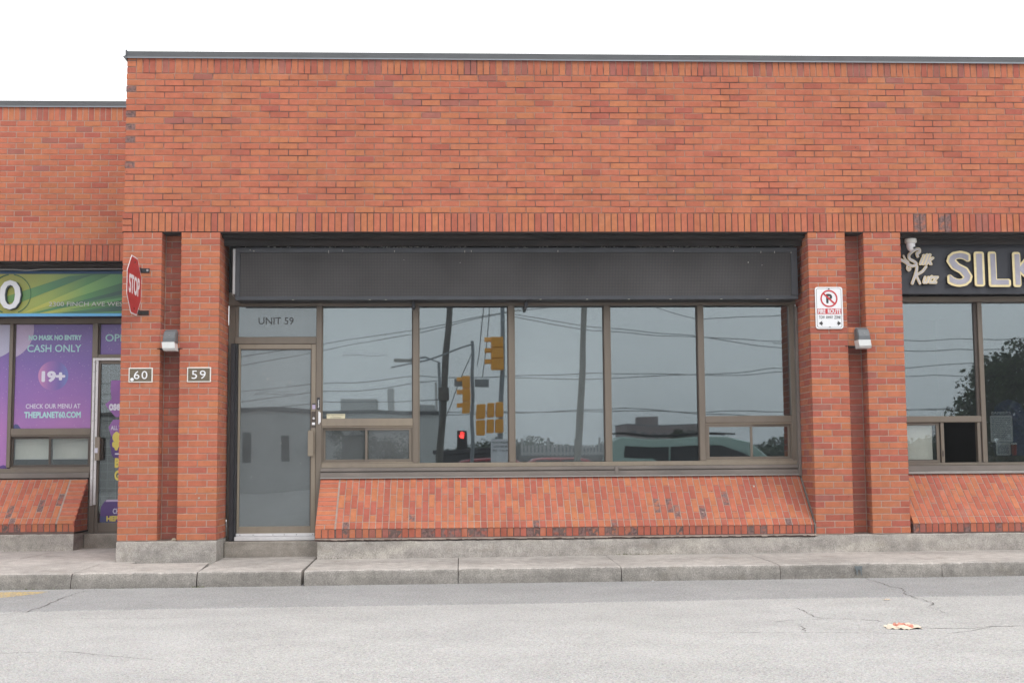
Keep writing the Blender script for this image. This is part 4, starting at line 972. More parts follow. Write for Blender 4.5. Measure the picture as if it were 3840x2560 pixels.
# posters fill the panes
def grad_mat(name, stops, z0, z1, stars=True):
    m = bpy.data.materials.new(name); m.use_nodes = True; t = m.node_tree; b = t.nodes['Principled BSDF']; b.inputs['Roughness'].default_value = .35
    geo = N(t, 'ShaderNodeNewGeometry'); s = N(t, 'ShaderNodeSeparateXYZ'); t.links.new(geo.outputs['Position'], s.inputs[0])
    n = N(t, 'ShaderNodeTexNoise'); n.inputs['Scale'].default_value = 2.2; n.inputs['Detail'].default_value = 6; t.links.new(geo.outputs['Position'], n.inputs['Vector'])
    k = N(t, 'ShaderNodeMapRange'); t.links.new(s.outputs['Z'], k.inputs[0])
    for i, v in zip((1, 2, 3, 4), (z0, z1, 0, 1)): k.inputs[i].default_value = v
    a = N(t, 'ShaderNodeMath', operation='ADD'); ms = N(t, 'ShaderNodeMath', operation='MULTIPLY_ADD'); ms.inputs[1].default_value = .45; ms.inputs[2].default_value = -.225
    t.links.new(n.outputs['Fac'], ms.inputs[0]); t.links.new(ms.outputs[0], a.inputs[0]); t.links.new(k.outputs[0], a.inputs[1])
    r_ = N(t, 'ShaderNodeValToRGB'); els = r_.color_ramp.elements
    els[0].position = stops[0][0]; els[0].color = (*stops[0][1], 1); els[1].position = stops[-1][0]; els[1].color = (*stops[-1][1], 1)
    for p_, c in stops[1:-1]: e = els.new(p_); e.color = (*c, 1)
    t.links.new(a.outputs[0], r_.inputs[0]); cur = r_.outputs[0]
    if stars:
        v = N(t, 'ShaderNodeTexVoronoi'); v.inputs['Scale'].default_value = 26; t.links.new(geo.outputs['Position'], v.inputs['Vector'])
        k2 = N(t, 'ShaderNodeMapRange'); t.links.new(v.outputs['Distance'], k2.inputs[0])
        for i, q in zip((1, 2, 3, 4), (.07, .13, .6, 0)): k2.inputs[i].default_value = q
        x = N(t, 'ShaderNodeMix', data_type='RGBA'); t.links.new(k2.outputs[0], x.inputs[0]); t.links.new(cur, x.inputs[6]); x.inputs[7].default_value = (.62, .5, .66, 1); cur = x.outputs[2]
    t.links.new(cur, b.inputs['Base Color']); return m
PURPLE = grad_mat('purple_space_print', [(0., (.34, .15, .40)), (.3, (.245, .12, .38)), (.7, (.175, .11, .36)), (1, (.155, .12, .36))], 1.2, 2.5)
LIL = mat('pale_lilac_print', (.42, .34, .52), .4, 0, .12, 4, 0, 1, (1, 1, 1), .4, (.47, .42, .6), 1.5, .6)
PAL = mat('pale_grey_print', (.43, .43, .58), .4, 0, .05, 3); MINT = mat('mint_print', (.36, .62, .64), .4); PWHITE = mat('white_print', (.62, .62, .74), .4); YEL = mat('yellow_print', (.66, .56, .11), .4)
DPUR = mat('deep_purple_print', (.085, .04, .20), .4, 0, .15, 5); NAVY = mat('navy_print', (.06, .07, .20), .4)
yp = 2.604
ps = sheet('window_poster', [(-2.128, 1.2285), (-1.196, 1.2285), (-1.196, 2.5), (-2.128, 2.5)], yp, PURPLE, None, .003)
tag(ps, 'purple starry poster reading NO MASK NO ENTRY CASH ONLY', 'poster', 'purple window posters')
sheet('pale_moon', [(-2.127, 2.499)]+[(-2.127+.235*math.cos(a)*1-.02, 2.499+.0) for a in ()]+[(-2.290+.375*math.cos(math.radians(q)), 2.44+.375*math.sin(math.radians(q))) for q in range(9, -64, -6)]+[(-2.127, 2.104)], yp-.0012, LIL, ps, .001)
text('print_lettering', 'NO MASK NO ENTRY', -1.977, -1.335, 2.307, 2.372, yp-.0016, MINT, ps, bold=.055, th=.0008); text('print_lettering', 'CASH ONLY', -1.99, -1.337, 2.162, 2.253, yp-.0016, MINT, ps, bold=.015, th=.0008)
PLANETS = [disc(-1.668, 1.872, .181, 48)]
text('print_lettering', '19+', -1.808, -1.522, 1.795, 1.930, yp-.0016, PWHITE, ps, bold=.055, th=.0008)
text('print_lettering', 'CHECK OUR MENU AT', -1.988, -1.332, 1.472, 1.527, yp-.0016, PWHITE, ps, bold=.01, th=.0008); text('print_lettering', 'THEPLANET60.COM', -2.005, -1.324, 1.355, 1.433, yp-.0016, MINT, ps, bold=.04, th=.0008)
sheet('print_patch', [(-2.127, 1.229), (-2.04, 1.229), (-2.075, 1.275), (-2.105, 1.285), (-2.127, 1.27)], yp-.0012, NAVY, ps, .001)
pane(-2.128, -1.1955, 1.2285, 2.5, lwn, GLASS_D, y=2.609)
ps2 = sheet('window_poster', [(-4.6, .7455), (-2.1955, .7455), (-2.1955, 2.5), (-4.6, 2.5)], yp, PURPLE, None, .003); tag(ps2, 'purple poster with a pale disc at the photo edge', 'poster', 'purple window posters')
sheet('pale_moon', [(-2.5+.43*math.cos(math.radians(q)), 2.43+.36*math.sin(math.radians(q))) for q in range(-90, 10, 6) if -2.5+.43*math.cos(math.radians(q)) < -2.197]+[(-2.197, 2.18), (-2.197, 2.499), (-2.93, 2.499), (-2.93, 2.43)], yp-.0012, PAL, ps2, .001)
sheet('print_patch', [(-2.6, .746), (-2.3, .746), (-2.197, .746), (-2.197, .775), (-2.24, .79), (-2.29, .77), (-2.34, .80), (-2.6, .76)], yp-.0012, DPUR, ps2, .001)
ps3 = sheet('window_poster', [(-1.103, 2.1285), (-.2, 2.1285), (-.2, 2.5), (-1.103, 2.5)], yp, PURPLE, None, .003); tag(ps3, 'purple poster reading OPE over the narrow door', 'poster', 'purple window posters')
text('print_lettering', 'OPE', -1.048, -.808, 2.290, 2.381, yp-.0016, MINT, ps3, bold=.02, th=.0008)
# sliders with blinds
YO = 2.0
def lslider(x0, x1, z0, z1, mid, parent):
    f = .026
    for q in ((x0, x1, z0, z0+.016), (x0, x1, z1-.016, z1)): boxo('slider_track', BRONZE, parent, q[0], q[1], YO+.572, YO+.64, q[2]+.0005, q[3]-.0005, .002)
    for k, (a, c) in enumerate(((x0+.002, mid+.018), (mid-.018, x1-.002))):
        y = YO+(.578 if k else .606); s_ = MB()
        s_.box(a, c, y, y+.024, z0+.017, z0+.017+f, .002).box(a, c, y, y+.024, z1-.017-f, z1-.017, .002).box(a, a+f, y, y+.024, z0+.0175+f, z1-.0175-f, .002).box(c-f, c, y, y+.024, z0+.0175+f, z1-.0175-f, .002)
        so_ = s_.build('sash', BRONZE_D, parent); boxo('pane', GLASS_D, so_, a+f, c-f, y+.009, y+.014, z0+.017+f, z1-.017-f, .0005)
        bl = boxo('roller_blind', FILM_L, parent, a+f, c-f, YO+.665, YO+.668, z0+.12, z1-.03, .0005); boxo('blind_bar', WHITE_P, bl, a+f, c-f, YO+.655, YO+.664, z0+.108, z0+.124, .001)
lslider(-2.1495, -1.1955, .7455, 1.1445, -1.675, lwn)

ld = empty('glass_door', (-.7, 2.6, 0), 'narrow glass door with a torn purple poster and white steel edging', 'door', 'glass shop doors')
MB().box(-1.1245, -1.088, 2.575, 2.625, -.035, 2.07, .003).box(-1.0875, -.2, 2.575, 2.625, -.035, .083, .003).box(-1.0875, -.2, 2.575, 2.625, 2.012, 2.07, .003).build('door_frame', BRONZE, ld)
boxo('pane', GLASS_D, ld, -1.088, -.2, 2.598, 2.604, .083, 2.012, .0005)
MB().box(-1.178, -1.148, 2.545, 2.564, .29, 2.082, .002).box(-1.140, -1.108, 2.545, 2.5745, .30, 2.050, .002).box(-1.1475, -.2, 2.545, 2.564, 2.052, 2.082, .002).build('steel_edging', STEEL_W, ld)
b = MB()
for k in range(15): b.box(-1.163, -1.157, 2.541, 2.545, .35+k*.12, .356+k*.12, .001); b.box(-1.134, -1.129, 2.541, 2.545, .62+k*.1, .625+k*.1, .001)
for k in range(7): b.box(-1.08+k*.12, -1.075+k*.12, 2.541, 2.545, 2.065, 2.07, .001)
b.build('rivet', BRONZE_D, ld)
boxo('pull_handle', BRONZE_L, ld, -1.112, -1.052, 2.47, 2.54, .835, 1.118, .004); boxo('handle_label', PWHITE, ld, -1.109, -1.075, 2.4685, 2.47, .925, .985, .0005)
boxo('handle_stem', BRONZE_D, ld, -1.06, -1.03, 2.54, 2.5745, .85, 1.10, .003)
# security grid behind the glass
b = MB()
for z in [.2+.1*k for k in range(19)]: b.tube([(-1.09, 2.645, z), (-.2, 2.645, z)], .003, 5)
for x in (-1.0, -.9, -.8, -.7, -.6, -.5, -.4, -.3): b.tube([(x, 2.652, .1), (x, 2.652, 2.0)], .003, 5)
b.build('security_grid', mat('grid_grey', (.25, .26, .26), .6), ld)
boxo('inner_shade', mat('shade_grey', (.10, .105, .10), .9, 0, .2, 3), ld, -1.087, -.2, 2.69, 2.70, .09, 2.0, .0005)
tp = empty('torn_poster', (-.75, 2.596, 1), 'torn purple poster with yellow letters on the narrow glass door', 'poster')
yq = 2.5955
FPUR = mat('faded_purple_print', (.26, .11, .36), .4, 0, .15, 3)
sheet('poster_scrap', [(-.965, 1.81), (-.2, 1.83), (-.2, 1.40), (-.90, 1.36), (-1.0, 1.47), (-1.03, 1.52), (-.955, 1.58), (-.97, 1.70)], yq, FPUR, tp)
sheet('poster_scrap', [(-.93, 1.33), (-.2, 1.35), (-.2, 1.18), (-.95, 1.13), (-.985, 1.24)], yq-.001, FPUR, tp)
sheet('poster_scrap', [(-.945, 1.17), (-.2, 1.17), (-.2, .37), (-.835, .37), (-.85, .46), (-.84, .60), (-.86, .70), (-.875, .82), (-.94, .9), (-.965, 1.05)], yq, DPUR, tp)
sheet('poster_scrap', [(-1.065, .09), (-.2, .09), (-.2, .36), (-1.01, .345), (-1.055, .27)], yq-.001, DPUR, tp); sheet('print_patch', [(-1.0, .335), (-.2, .345), (-.2, .37), (-.99, .36)], yq-.002, LIL, tp); sheet('print_patch', [(-1.065, .09), (-.95, .09), (-.99, .15), (-1.062, .17)], yq-.002, NAVY, tp)
text('print_lettering', 'ose', -.985, -.845, 1.44, 1.525, yq-.0018, PWHITE, tp, bold=.05, th=.0008); text('print_lettering', 'ALL T', -.955, -.83, 1.205, 1.258, yq-.0022, PWHITE, tp, bold=.02, th=.0008)
text('print_lettering', '$', -.935, -.835, .955, 1.185, yq-.0022, YEL, tp, bold=.09, th=.0008); text('print_lettering', 'BU', -.90, -.77, .745, .865, yq-.0018, YEL, tp, bold=.06, th=.0008); text('print_lettering', 'GR', -.90, -.77, .59, .715, yq-.0018, YEL, tp, bold=.06, th=.0008)
text('print_lettering', 'CH', -.91, -.835, .19, .255, yq-.0028, PWHITE, tp, bold=.02, th=.0008); text('print_lettering', 'HEPL', -.985, -.81, .10, .165, yq-.0028, YEL, tp, bold=.05, th=.0008)
sheet('print_patch', [(-.90, .905), (-.2, .905), (-.2, .922), (-.90, .922)], yq-.0018, PWHITE, tp)

# green sign
gs = empty('shop_sign', (-2, 2.3, 2.56), 'green and yellow shop sign with a raised digit 0 and blue edges', 'shop sign', 'shop signs')
def xgrad(name, stops, x0, x1):
    m = bpy.data.materials.new(name); m.use_nodes = True; t = m.node_tree; b = t.nodes['Principled BSDF']; b.inputs['Roughness'].default_value = .3
    geo = N(t, 'ShaderNodeNewGeometry'); s = N(t, 'ShaderNodeSeparateXYZ'); t.links.new(geo.outputs['Position'], s.inputs[0])
    k = N(t, 'ShaderNodeMapRange'); t.links.new(s.outputs['X'], k.inputs[0])
    for i, v in zip((1, 2, 3, 4), (x0, x1, 0, 1)): k.inputs[i].default_value = v
    r_ = N(t, 'ShaderNodeValToRGB'); els = r_.color_ramp.elements
    els[0].position = stops[0][0]; els[0].color = (*stops[0][1], 1); els[1].position = stops[-1][0]; els[1].color = (*stops[-1][1], 1)
    for p_, c in stops[1:-1]: e = els.new(p_); e.color = (*c, 1)
    t.links.new(k.outputs[0], r_.inputs[0]); t.links.new(r_.outputs[0], b.inputs['Base Color']); return m
GR = xgrad('green_print', [(0, (.30, .30, .05)), (.4, (.22, .30, .07)), (.7, (.06, .20, .07)), (1, (.02, .09, .05))], -2.2, -.75)
GR2 = xgrad('green_print_light', [(0, (.42, .38, .06)), (.4, (.33, .36, .07)), (.7, (.14, .30, .09)), (1, (.05, .20, .08))], -2.2, -.75)
GR3 = xgrad('green_print_dark', [(0, (.12, .26, .06)), (.45, (.05, .17, .08)), (1, (.012, .05, .05))], -2.2, -.75)
boxo('sign_cabinet', BLACK, gs, -4.6, -.2, 2.27, 2.50, 2.563, 3.11, .003)
sheet('sign_face', [(-4.6, 2.597), (-.2, 2.597), (-.2, 3.076), (-4.6, 3.076)], 2.25, GR, gs, .019)
boxo('edge_strip', mat('dark_blue_edge', (.03, .08, .18), .5), gs, -4.6, -.2, 2.246, 2.27, 3.0765, 3.112, .002); boxo('edge_strip', mat('light_blue_edge', (.10, .34, .60), .4), gs, -4.6, -.2, 2.246, 2.27, 2.561, 2.5965, .002)
sheet('planet_print', PLANETS[0], yp-.0012, xgrad('planet_shade', [(0, (.50, .22, .42)), (.35, (.26, .13, .38)), (.7, (.15, .11, .36)), (1, (.14, .19, .46))], -1.849, -1.487), ps, .001)
def ray(pts, m, k): sheet('ray_print', pts, 2.2485-k*.0008, m, gs, .0006)
ray([(-1.85, 2.60), (-.2, 3.02), (-.2, 2.96), (-1.75, 2.60)], GR3, 0); ray([(-1.95, 2.60), (-.9, 3.07), (-.45, 3.07), (-1.85, 2.62)], GR2, 1)
ray([(-2.3, 2.75), (-1.4, 3.05), (-1.1, 3.07), (-1.3, 3.0), (-2.0, 2.72)], GR3, 2); ray([(-1.75, 2.60), (-.2, 2.90), (-.2, 2.80), (-1.6, 2.60)], GR2, 3); ray([(-1.9, 2.603), (-1.45, 2.64), (-.9, 2.71), (-.2, 2.86), (-.2, 2.84), (-1.3, 2.65)], GR3, 4)
ray([(-1.5, 2.60), (-.9, 2.67), (-.2, 2.74), (-.2, 2.60)], GR3, 5); ray([(-1.2, 2.60), (-.2, 2.65), (-.2, 2.60)], GR2, 6)
for r_, k in ((.245, 0), (.235, 1)):
    P_ = disc(-2.09, 2.83, r_, 48); Pi = disc(-2.09+.006, 2.83, r_-.014, 48); b = MB()
    for i in range(48):
        j = (i+1) % 48
        if max(P_[i][1], P_[j][1]) > 3.074 or min(P_[i][1], P_[j][1]) < 2.60: continue
        b.prism([(P_[i][0], 2.2425, P_[i][1]), (P_[j][0], 2.2425, P_[j][1]), (Pi[j][0], 2.2425, Pi[j][1]), (Pi[i][0], 2.2425, Pi[i][1])], (0, .0007, 0))
    if k == 0: b.build('ring_print', mat('ring_green', (.03, .11, .05), .4), gs)
text('raised_digit', '0', -2.205, -1.945, 2.633, 2.992, 2.243, mat('digit_edge', (.02, .04, .05), .5), gs, bold=.02, th=.035); text('raised_digit', '0', -2.212, -1.957, 2.640, 2.995, 2.207, mat('digit_face', (.56, .58, .62), .5, 0, .05, 8), gs, bold=.012, th=.004)
text('address_lettering', '2300 FINCH AVE WEST', -1.632, -.70, 2.684, 2.734, 2.243, mat('grey_lettering', (.42, .44, .44), .5), gs, bold=-.003, th=.003)
cdt = MB().tube([(-3.2, 2.17, 3.118), (-2.05, 2.168, 3.117), (-1.9, 2.166, 3.107), (-1.86, 2.166, 3.107), (-1.7, 2.166, 3.12), (-.9, 2.166, 3.121), (-.22, 2.166, 3.122)], .0065, 8).build('conduit', ALU, None); tag(cdt, 'thin grey conduit running under the soffit above the green sign', 'conduit')

# ================================================================== THINGS ON THE PIERS
# fire route sign
fs = empty('parking_sign', (7.2, -.01, 2.14), 'white no parking FIRE ROUTE tow away zone sign on the right pier', 'traffic sign')
FX0, FX1, FZ0, FZ1 = 7.056, 7.352, 2.146, 2.592; yf = -.014
sheet('sign_plate', rrect(FX0, FX1, FZ0, FZ1, .028), yf, WHITE, fs, .003)
def ring(parent, name, po, pi_, y, m, th=.0008):
    b = MB(); n = len(po)
    for i in range(n):
        j = (i+1) % n; b.prism([(po[i][0], y, po[i][1]), (po[j][0], y, po[j][1]), (pi_[j][0], y, pi_[j][1]), (pi_[i][0], y, pi_[i][1])], (0, th, 0))
    return b.build(name, m, parent)
ring(fs, 'border_line', rrect(FX0+.015, FX1-.015, FZ0+.013, FZ1-.014, .022), rrect(FX0+.018, FX1-.018, FZ0+.016, FZ1-.017, .020), yf-.001, INK)
cx_, cz_ = 7.205, 2.468
ring(fs, 'prohibition_ring', disc(cx_, cz_, .092, 40), disc(cx_, cz_, .076, 40), yf-.0022, RED2)
a = math.radians(137); dx, dz = math.cos(a), math.sin(a); px, pz = -dz*.009, dx*.009
P0 = (cx_+dx*.078, cz_+dz*.078); P1 = (cx_-dx*.078, cz_-dz*.078)
sheet('prohibition_bar', [(P0[0]+px, P0[1]+pz), (P0[0]-px, P0[1]-pz), (P1[0]-px, P1[1]-pz), (P1[0]+px, P1[1]+pz)], yf-.0022, RED2, fs, .0008)
text('sign_letter', 'P', 7.175, 7.240, 2.418, 2.518, yf-.001, INK, fs, bold=.05, th=.0008)
sheet('red_band', [(7.078, 2.303), (7.335, 2.303), (7.335, 2.362), (7.078, 2.362)], yf-.001, RED2, fs, .0008)
text('sign_lettering', 'FIRE  ROUTE', 7.086, 7.326, 2.308, 2.357, yf-.002, WHITE, fs, bold=.03, th=.0008)
text('sign_lettering', 'TOW  AWAY  ZONE', 7.092, 7.325, 2.253, 2.286, yf-.001, INK, fs, bold=.01, th=.0008)
for s_, x in ((1, 7.090), (-1, 7.327)):
    sheet('arrow', [(x, 2.205), (x+s_*.038, 2.235), (x+s_*.030, 2.216), (x+s_*.045, 2.216), (x+s_*.038, 2.205), (x+s_*.045, 2.194), (x+s_*.030, 2.194), (x+s_*.038, 2.175)][::s_], yf-.001, INK, fs, .0008)
for z in (2.572, 2.166): MB().lathe([(0, 0), (.008, 0), (.008, .004), (0, .006)], (7.206, yf-.001, z), 'Y', 12).build('bolt', INK if z > 2.4 else ALU, fs)

# number plates
def plate(x0, x1, z0, z1, num, label, dot):
    o = empty('number_plate', ((x0+x1)/2, -.01, z0), label, 'number plate', 'unit number plates')
    boxo('plate_frame', WHITE_P, o, x0, x1, -.012, .0, z0, z1, .002); boxo('plate_face', PLATE, o, x0+.011, x1-.011, -.0135, -.0122, z0+.011, z1-.011, .0005)
    text('plate_digits', num, x0+.048 if not dot else x0+.055, x1-.052, z0+.034, z1-.034, -.0135, WHITE, o, bold=-.005, th=.004, spacing=1.18)
    for x in (x0+.021, x1-.021): MB().lathe([(0, 0), (.005, 0), (.005, .002), (0, .003)], (x, -.0138, (z0+z1)/2), 'Y', 10).build('screw', BRONZE_D, o)
    if dot: MB().lathe([(0, 0), (.018, 0), (.018, .003), (0, .004)], (x0+.038, -.018, z0+.030), 'Y', 20).build('white_sticker', WHITE, o)
plate(-.113, .132, 1.614, 1.766, '60', 'bronze number plate 60 with a round white sticker', True); plate(.483, .727, 1.614, 1.769, '59', 'bronze number plate 59 with a clean pale rim', False)

# wall lamps
def lamp(xc, label):
    o = empty('wall_lamp', (xc, 0, 1.93), label, 'wall lamp', 'wall lamps over the niches'); h = .066
    # housing: sloped front
    P = [(0, 2.150), (-.05, 2.150), (-.095, 2.128), (-.135, 2.06), (-.14, 2.018), (0, 2.018)]
    b = MB(); n = len(P); L_ = []
    for x, ins in ((xc-h, .012), (xc-h+.010, 0), (xc+h-.010, 0), (xc+h, .012)):
        L_.append(len(b.v)); b.v += [(x, min(0, y+ins) if y < 0 else y, z-(ins if z > 2.03 else 0)) for y, z in P]
    for a_, c in zip(L_, L_[1:]):
        for i in range(n): j = (i+1) % n; b.f.append((a_+i, a_+j, c+j, c+i)[::-1])
    b.f.append(tuple(L_[0]+i for i in range(n))[::1]); b.f.append(tuple(L_[-1]+i for i in range(n))[::-1]); b.build('lamp_housing', DARKGREY, o)
    MB().prism([(xc-h-.004, 0, 2.0175), (xc-h-.004, -.150, 2.0175), (xc-h+.004, -.152, 1.955), (xc-h+.010, -.13, 1.932), (xc-h+.010, 0, 1.932)], (2*h-.004, 0, 0)).build('lamp_lens', LENS, o)
    boxo('back_plate', DARKGREY, o, xc-h+.01, xc+h-.01, -.004, -.0005, 1.94, 2.16, .001)
    MB().lathe([(0, 0), (.004, 0), (.004, .003), (0, .003)], (xc, -.128, 2.09), 'Y', 10).build('screw', ALU, o)
lamp(.318, 'grey wall lamp with milky lens between plates 60 and 59'); lamp(7.535, 'grey wall lamp with milky lens right of the fire route sign')

# stop sign at right angles to the wall
ss = empty('stop_sign', (0, -.3, 2.28), 'red octagonal STOP sign jutting out of the pier on two brackets', 'stop sign')
cy_, cz2, rad = -.312, 2.578, .3185
def oct_(r): return [(cy_+r*math.cos(math.radians(22.5+45*i)), cz2+r*math.sin(math.radians(22.5+45*i))) for i in range(8)]
MB().prism([(0., y, z) for y, z in oct_(rad)], (-.003, 0, 0)).build('sign_plate', WHITE, ss)
MB().prism([(.0016, y, z) for y, z in oct_(rad-.014)], (-.001, 0, 0)).build('red_face', RED, ss)
text('sign_lettering', 'STOP', cy_-.222, cy_+.222, cz2-.098, cz2+.098, 0, WHITE, ss, bold=.03, frame=lambda X, Z, D: Vector((.0018-D*.6, X, Z)))
for z in (cz2+.235, cz2-.235): MB().lathe([(0, 0), (.009, 0), (.009, .005), (0, .007)], (.0018, cy_, z), 'X', 10).build('bolt', BRONZE_D, ss)
for z, nm in ((2.775, 1), (2.335, 2)):
    b = MB().box(-.03, .080, -.008, -.001, z-.024, z+.024, .001).box(-.012, -.0035, -.30, -.0085, z-.024, z+.024, .001); b.build('bracket', RUBBER if nm == 1 else SOFFIT, ss)
MB().lathe([(.006, 0), (.012, 0), (.012, .004), (.006, .004)], (.058, -.008, 2.778), 'Y', 12).build('washer', ALU, ss)

# debris
def crumple(name, xc, yc, z, sx, sy, h, m, seed, **k):
    rnd = random.Random(seed); nx, ny = 11, 6; b = MB()
    for lay in (0, 1):
        for j in range(ny):
            for i in range(nx):
                u, v = i/(nx-1), j/(ny-1); ed = min(u, 1-u, v, 1-v)*3
                hh = h*(.25+.75*rnd.random())*min(1, ed+.15); 
                b.v.append((xc+(u-.5)*sx*(1-.3*abs(v-.5))+rnd.uniform(-.006, .006), yc+(v-.5)*sy*(.6+.4*math.sin(u*3))+rnd.uniform(-.006, .006), z+.001+(hh if lay else 0)))
        o_ = lay*nx*ny
        for j in range(ny-1):
            for i in range(nx-1): q = (o_+j*nx+i, o_+j*nx+i+1, o_+(j+1)*nx+i+1, o_+(j+1)*nx+i); b.f.append(q if lay else q[::-1])
    rim = [(i) for i in range(nx)]+[(j*nx+nx-1) for j in range(1, ny)]+[((ny-1)*nx+i) for i in range(nx-2, -1, -1)]+[(j*nx) for j in range(ny-2, 0, -1)]
    for a_, c in zip(rim, rim[1:]+rim[:1]): b.f.append((a_, c, c+nx*ny, a_+nx*ny))
    return b.build(name, m, None, **k)
def folded(name, xc, yc, z, sx, sy, m, seed, hs, **k):
    rnd = random.Random(seed); nx, ny = 15, 8; b = MB(); top = []
    for j in range(ny):
        for i in range(nx):
            u, v = i/(nx-1), j/(ny-1); ridge = hs*(.75*abs(math.sin(u*9+v*3.1+seed))*(1-abs(2*v-1)**2)+.45*rnd.random())
            x = xc+(u-.5)*sx+.012*math.sin(v*7+seed)+rnd.uniform(-.004, .004); y = yc+(v-.5)*sy*(.55+.45*math.sin(math.pi*u)**.6)+.012*math.sin(u*11)+rnd.uniform(-.003, .003)
            b.v.append((x, y, z+.001+ridge*(0.15 if i in (0, nx-1) else 1)))
    n = nx*ny; b.v += [(x, y-.001, z_-.0012) for x, y, z_ in b.v]
    for lay in (0, 1):
        for j in range(ny-1):
            for i in range(nx-1): q = tuple(lay*n+a for a in (j*nx+i, j*nx+i+1, (j+1)*nx+i+1, (j+1)*nx+i)); b.f.append(q[::-1] if lay else q)
    rim = list(range(nx))+[(j*nx+nx-1) for j in range(1, ny)]+[((ny-1)*nx+i) for i in range(nx-2, -1, -1)]+[(j*nx) for j in range(ny-2, 0, -1)]
    for a_, c in zip(rim, rim[1:]+rim[:1]): b.f.append((a_, a_+n, c+n, c))
    return b.build(name, m, None, **k)
wr = folded('paper_wrapper', 6.145, -5.08, zr(6.1)+.001, .215, .19, PAPER, 3, .030, label='crumpled cream paper wrapper with red stain lying on the road', cat='litter')
q = folded('stain', 6.115, -5.10, zr(6.1)+.010, .075, .05, PINK, 8, .026); q.parent = wr
q = folded('stain', 6.155, -5.125, zr(6.1)+.006, .05, .035, PINK, 5, .020); q.parent = wr
crumple('paper_scrap', 6.61, -3.37, zr(6.6)+.002, .05, .03, .01, PAPER, 9, label='tiny pale paper scrap on the road behind the wrapper', cat='litter')
crumple('dead_leaf', .352, .10, -.004, .055, .05, .03, mat('dry_leaf', (.50, .44, .34), .8, 0, .3, 60), 5, label='pale curled dead leaf at the foot of the left niche', cat='leaf')
crumple('litter_crumb', 5.06, yk(5)-.05, zr(5)+.005, .022, .015, .006, WHITE, 12, label='small white crumb on the road against the kerb', cat='litter')
# black stain on the kerb
o_ = MB(); xk = 7.10
pp = [(0, 0), (.075, .0), (.07, -.03), (.066, -.05), (.07, -.085), (.062, -.085), (.055, -.045), (.04, -.03), (.03, -.045), (.028, -.09), (.02, -.07), (.015, -.04), (.004, -.02)]
o_.prism([(6.94+a*1.0, yk(6.97)-.021, zw(7)-.035+c) for a, c in pp], (0, .004, 0)).build('tar_stain', GRAFF, walk, label='black tar stain running down the kerb')

# rooms behind the glass
def room(name, x0, x1, y0, y1, z0, z1, label):
    b = MB(); v = [(x0, y0, z0), (x1, y0, z0), (x1, y1, z0), (x0, y1, z0), (x0, y0, z1), (x1, y0, z1), (x1, y1, z1), (x0, y1, z1)]; b.v = v
    b.f = [(0, 1, 2, 3), (4, 7, 6, 5), (2, 6, 7, 3), (0, 3, 7, 4), (1, 5, 6, 2)]; o = b.build(name, INTER, None); tag(o, label, 'room', 'dark rooms behind the glass'); return o
room('shop_room', .8, 7.0, .67, 6, -.04, 2.9, 'dark interior behind the five-bay storefront window'); room('shop_room', 8.0, XE, .67, 6, -.04, 2.9, 'dark interior seen through the open slider'); room('shop_room', -4.6, -.2, 2.72, 8, -.04, 2.9, 'dark interior behind the purple posters')
# roof slab behind the parapets
MB().box(-.19, XE, .31, 14, 4.3, 4.4, .01).box(-4.6, -.201, 2.31, 14, 4.3, 4.4, .01).build('flat_roof', MORT_DARK, None, kind='structure')

# ================================================================== ACROSS THE ROAD (seen mirrored in the glass)
def px(name, b, m, parent=None, **k): return b.build(name, m, parent, **k)
WOODP = mat('weathered_pole_wood', (.12, .11, .10), .9, 0, .2, 6, .3, 40); CPOLE = mat('concrete_pole', (.20, .19, .17), .9, 0, .1, 8); ORG = mat('signal_yellow', (.78, .36, .05), .5, 0, .06, 6)
GSTEEL = mat('galvanised_pole', (.24, .26, .28), .5, .4, .1, 5); WIRE = mat('cable_black', (.03, .03, .03), .7)
pa = empty('utility_pole', (2.75, -23.8, -.3), 'dark leaning utility pole mirrored in the second window', 'utility pole', 'poles across the road')
MB().tube([(2.72, -23.8, -.4), (2.95, -23.8, 3), (3.3, -23.8, 9)], [.13, .105, .085], 12).build('pole', WOODP, pa)
MB().box(2.75, 3.1, -24.0, -23.6, 2.7, 3.05, .02).build('transformer', WOODP, pa)
pb = empty('signal_pole', (4.4, -18.8, -.3), 'grey pole with yellow signals mirrored at the edge of the second window', 'signal pole', 'poles across the road')
MB().tube([(4.38, -18.8, -.4), (4.42, -18.8, 1.6), (4.53, -18.8, 6)], [.07, .065, .055], 12).build('pole', GSTEEL, pb)
def signal(x, y, z0, z1, parent, w_=.16, face=0):
    h = (z1-z0)/3; b = MB()
    for k in range(3): b.box(x-w_, x+w_, y-.11, y+.11, z0+h*k+.006, z0+h*(k+1)-.006, .015)
    o = b.build('signal_head', ORG, parent)
    for k in range(3):
        c = Vector((x-w_, y, z0+h*(k+.55))); v = MB()
        v.prism([(x-w_-.16, y-.10, c.z+.02), (x-w_-.16, y, c.z+.12), (x-w_-.16, y+.10, c.z+.02), (x-w_-.16, y+.08, c.z+.0), (x-w_-.16, y, c.z+.09), (x-w_-.16, y-.08, c.z)], (.16, 0, 0)); v.build('visor', ORG, o)
    return o
signal(4.32, -18.5, 3.15, 4.02, pb)
for x0_, x1_, z0_, z1_ in ((3.80, 4.02, 1.92, 2.28), (4.06, 4.24, 1.95, 2.30), (4.27, 4.46, 1.95, 2.32), (3.80, 4.02, 1.50, 1.89), (4.06, 4.24, 1.56, 1.90), (4.27, 4.46, 1.56, 1.90)): MB().box(x0_, x1_, -18.1, -17.8, z0_, z1_, .02).build('signal_head', ORG, pb)
pc = empty('signal_pole', (3.78, -22.8, -.3), 'slim grey pole with a walk signal mirrored in the second window', 'signal pole', 'poles across the road')
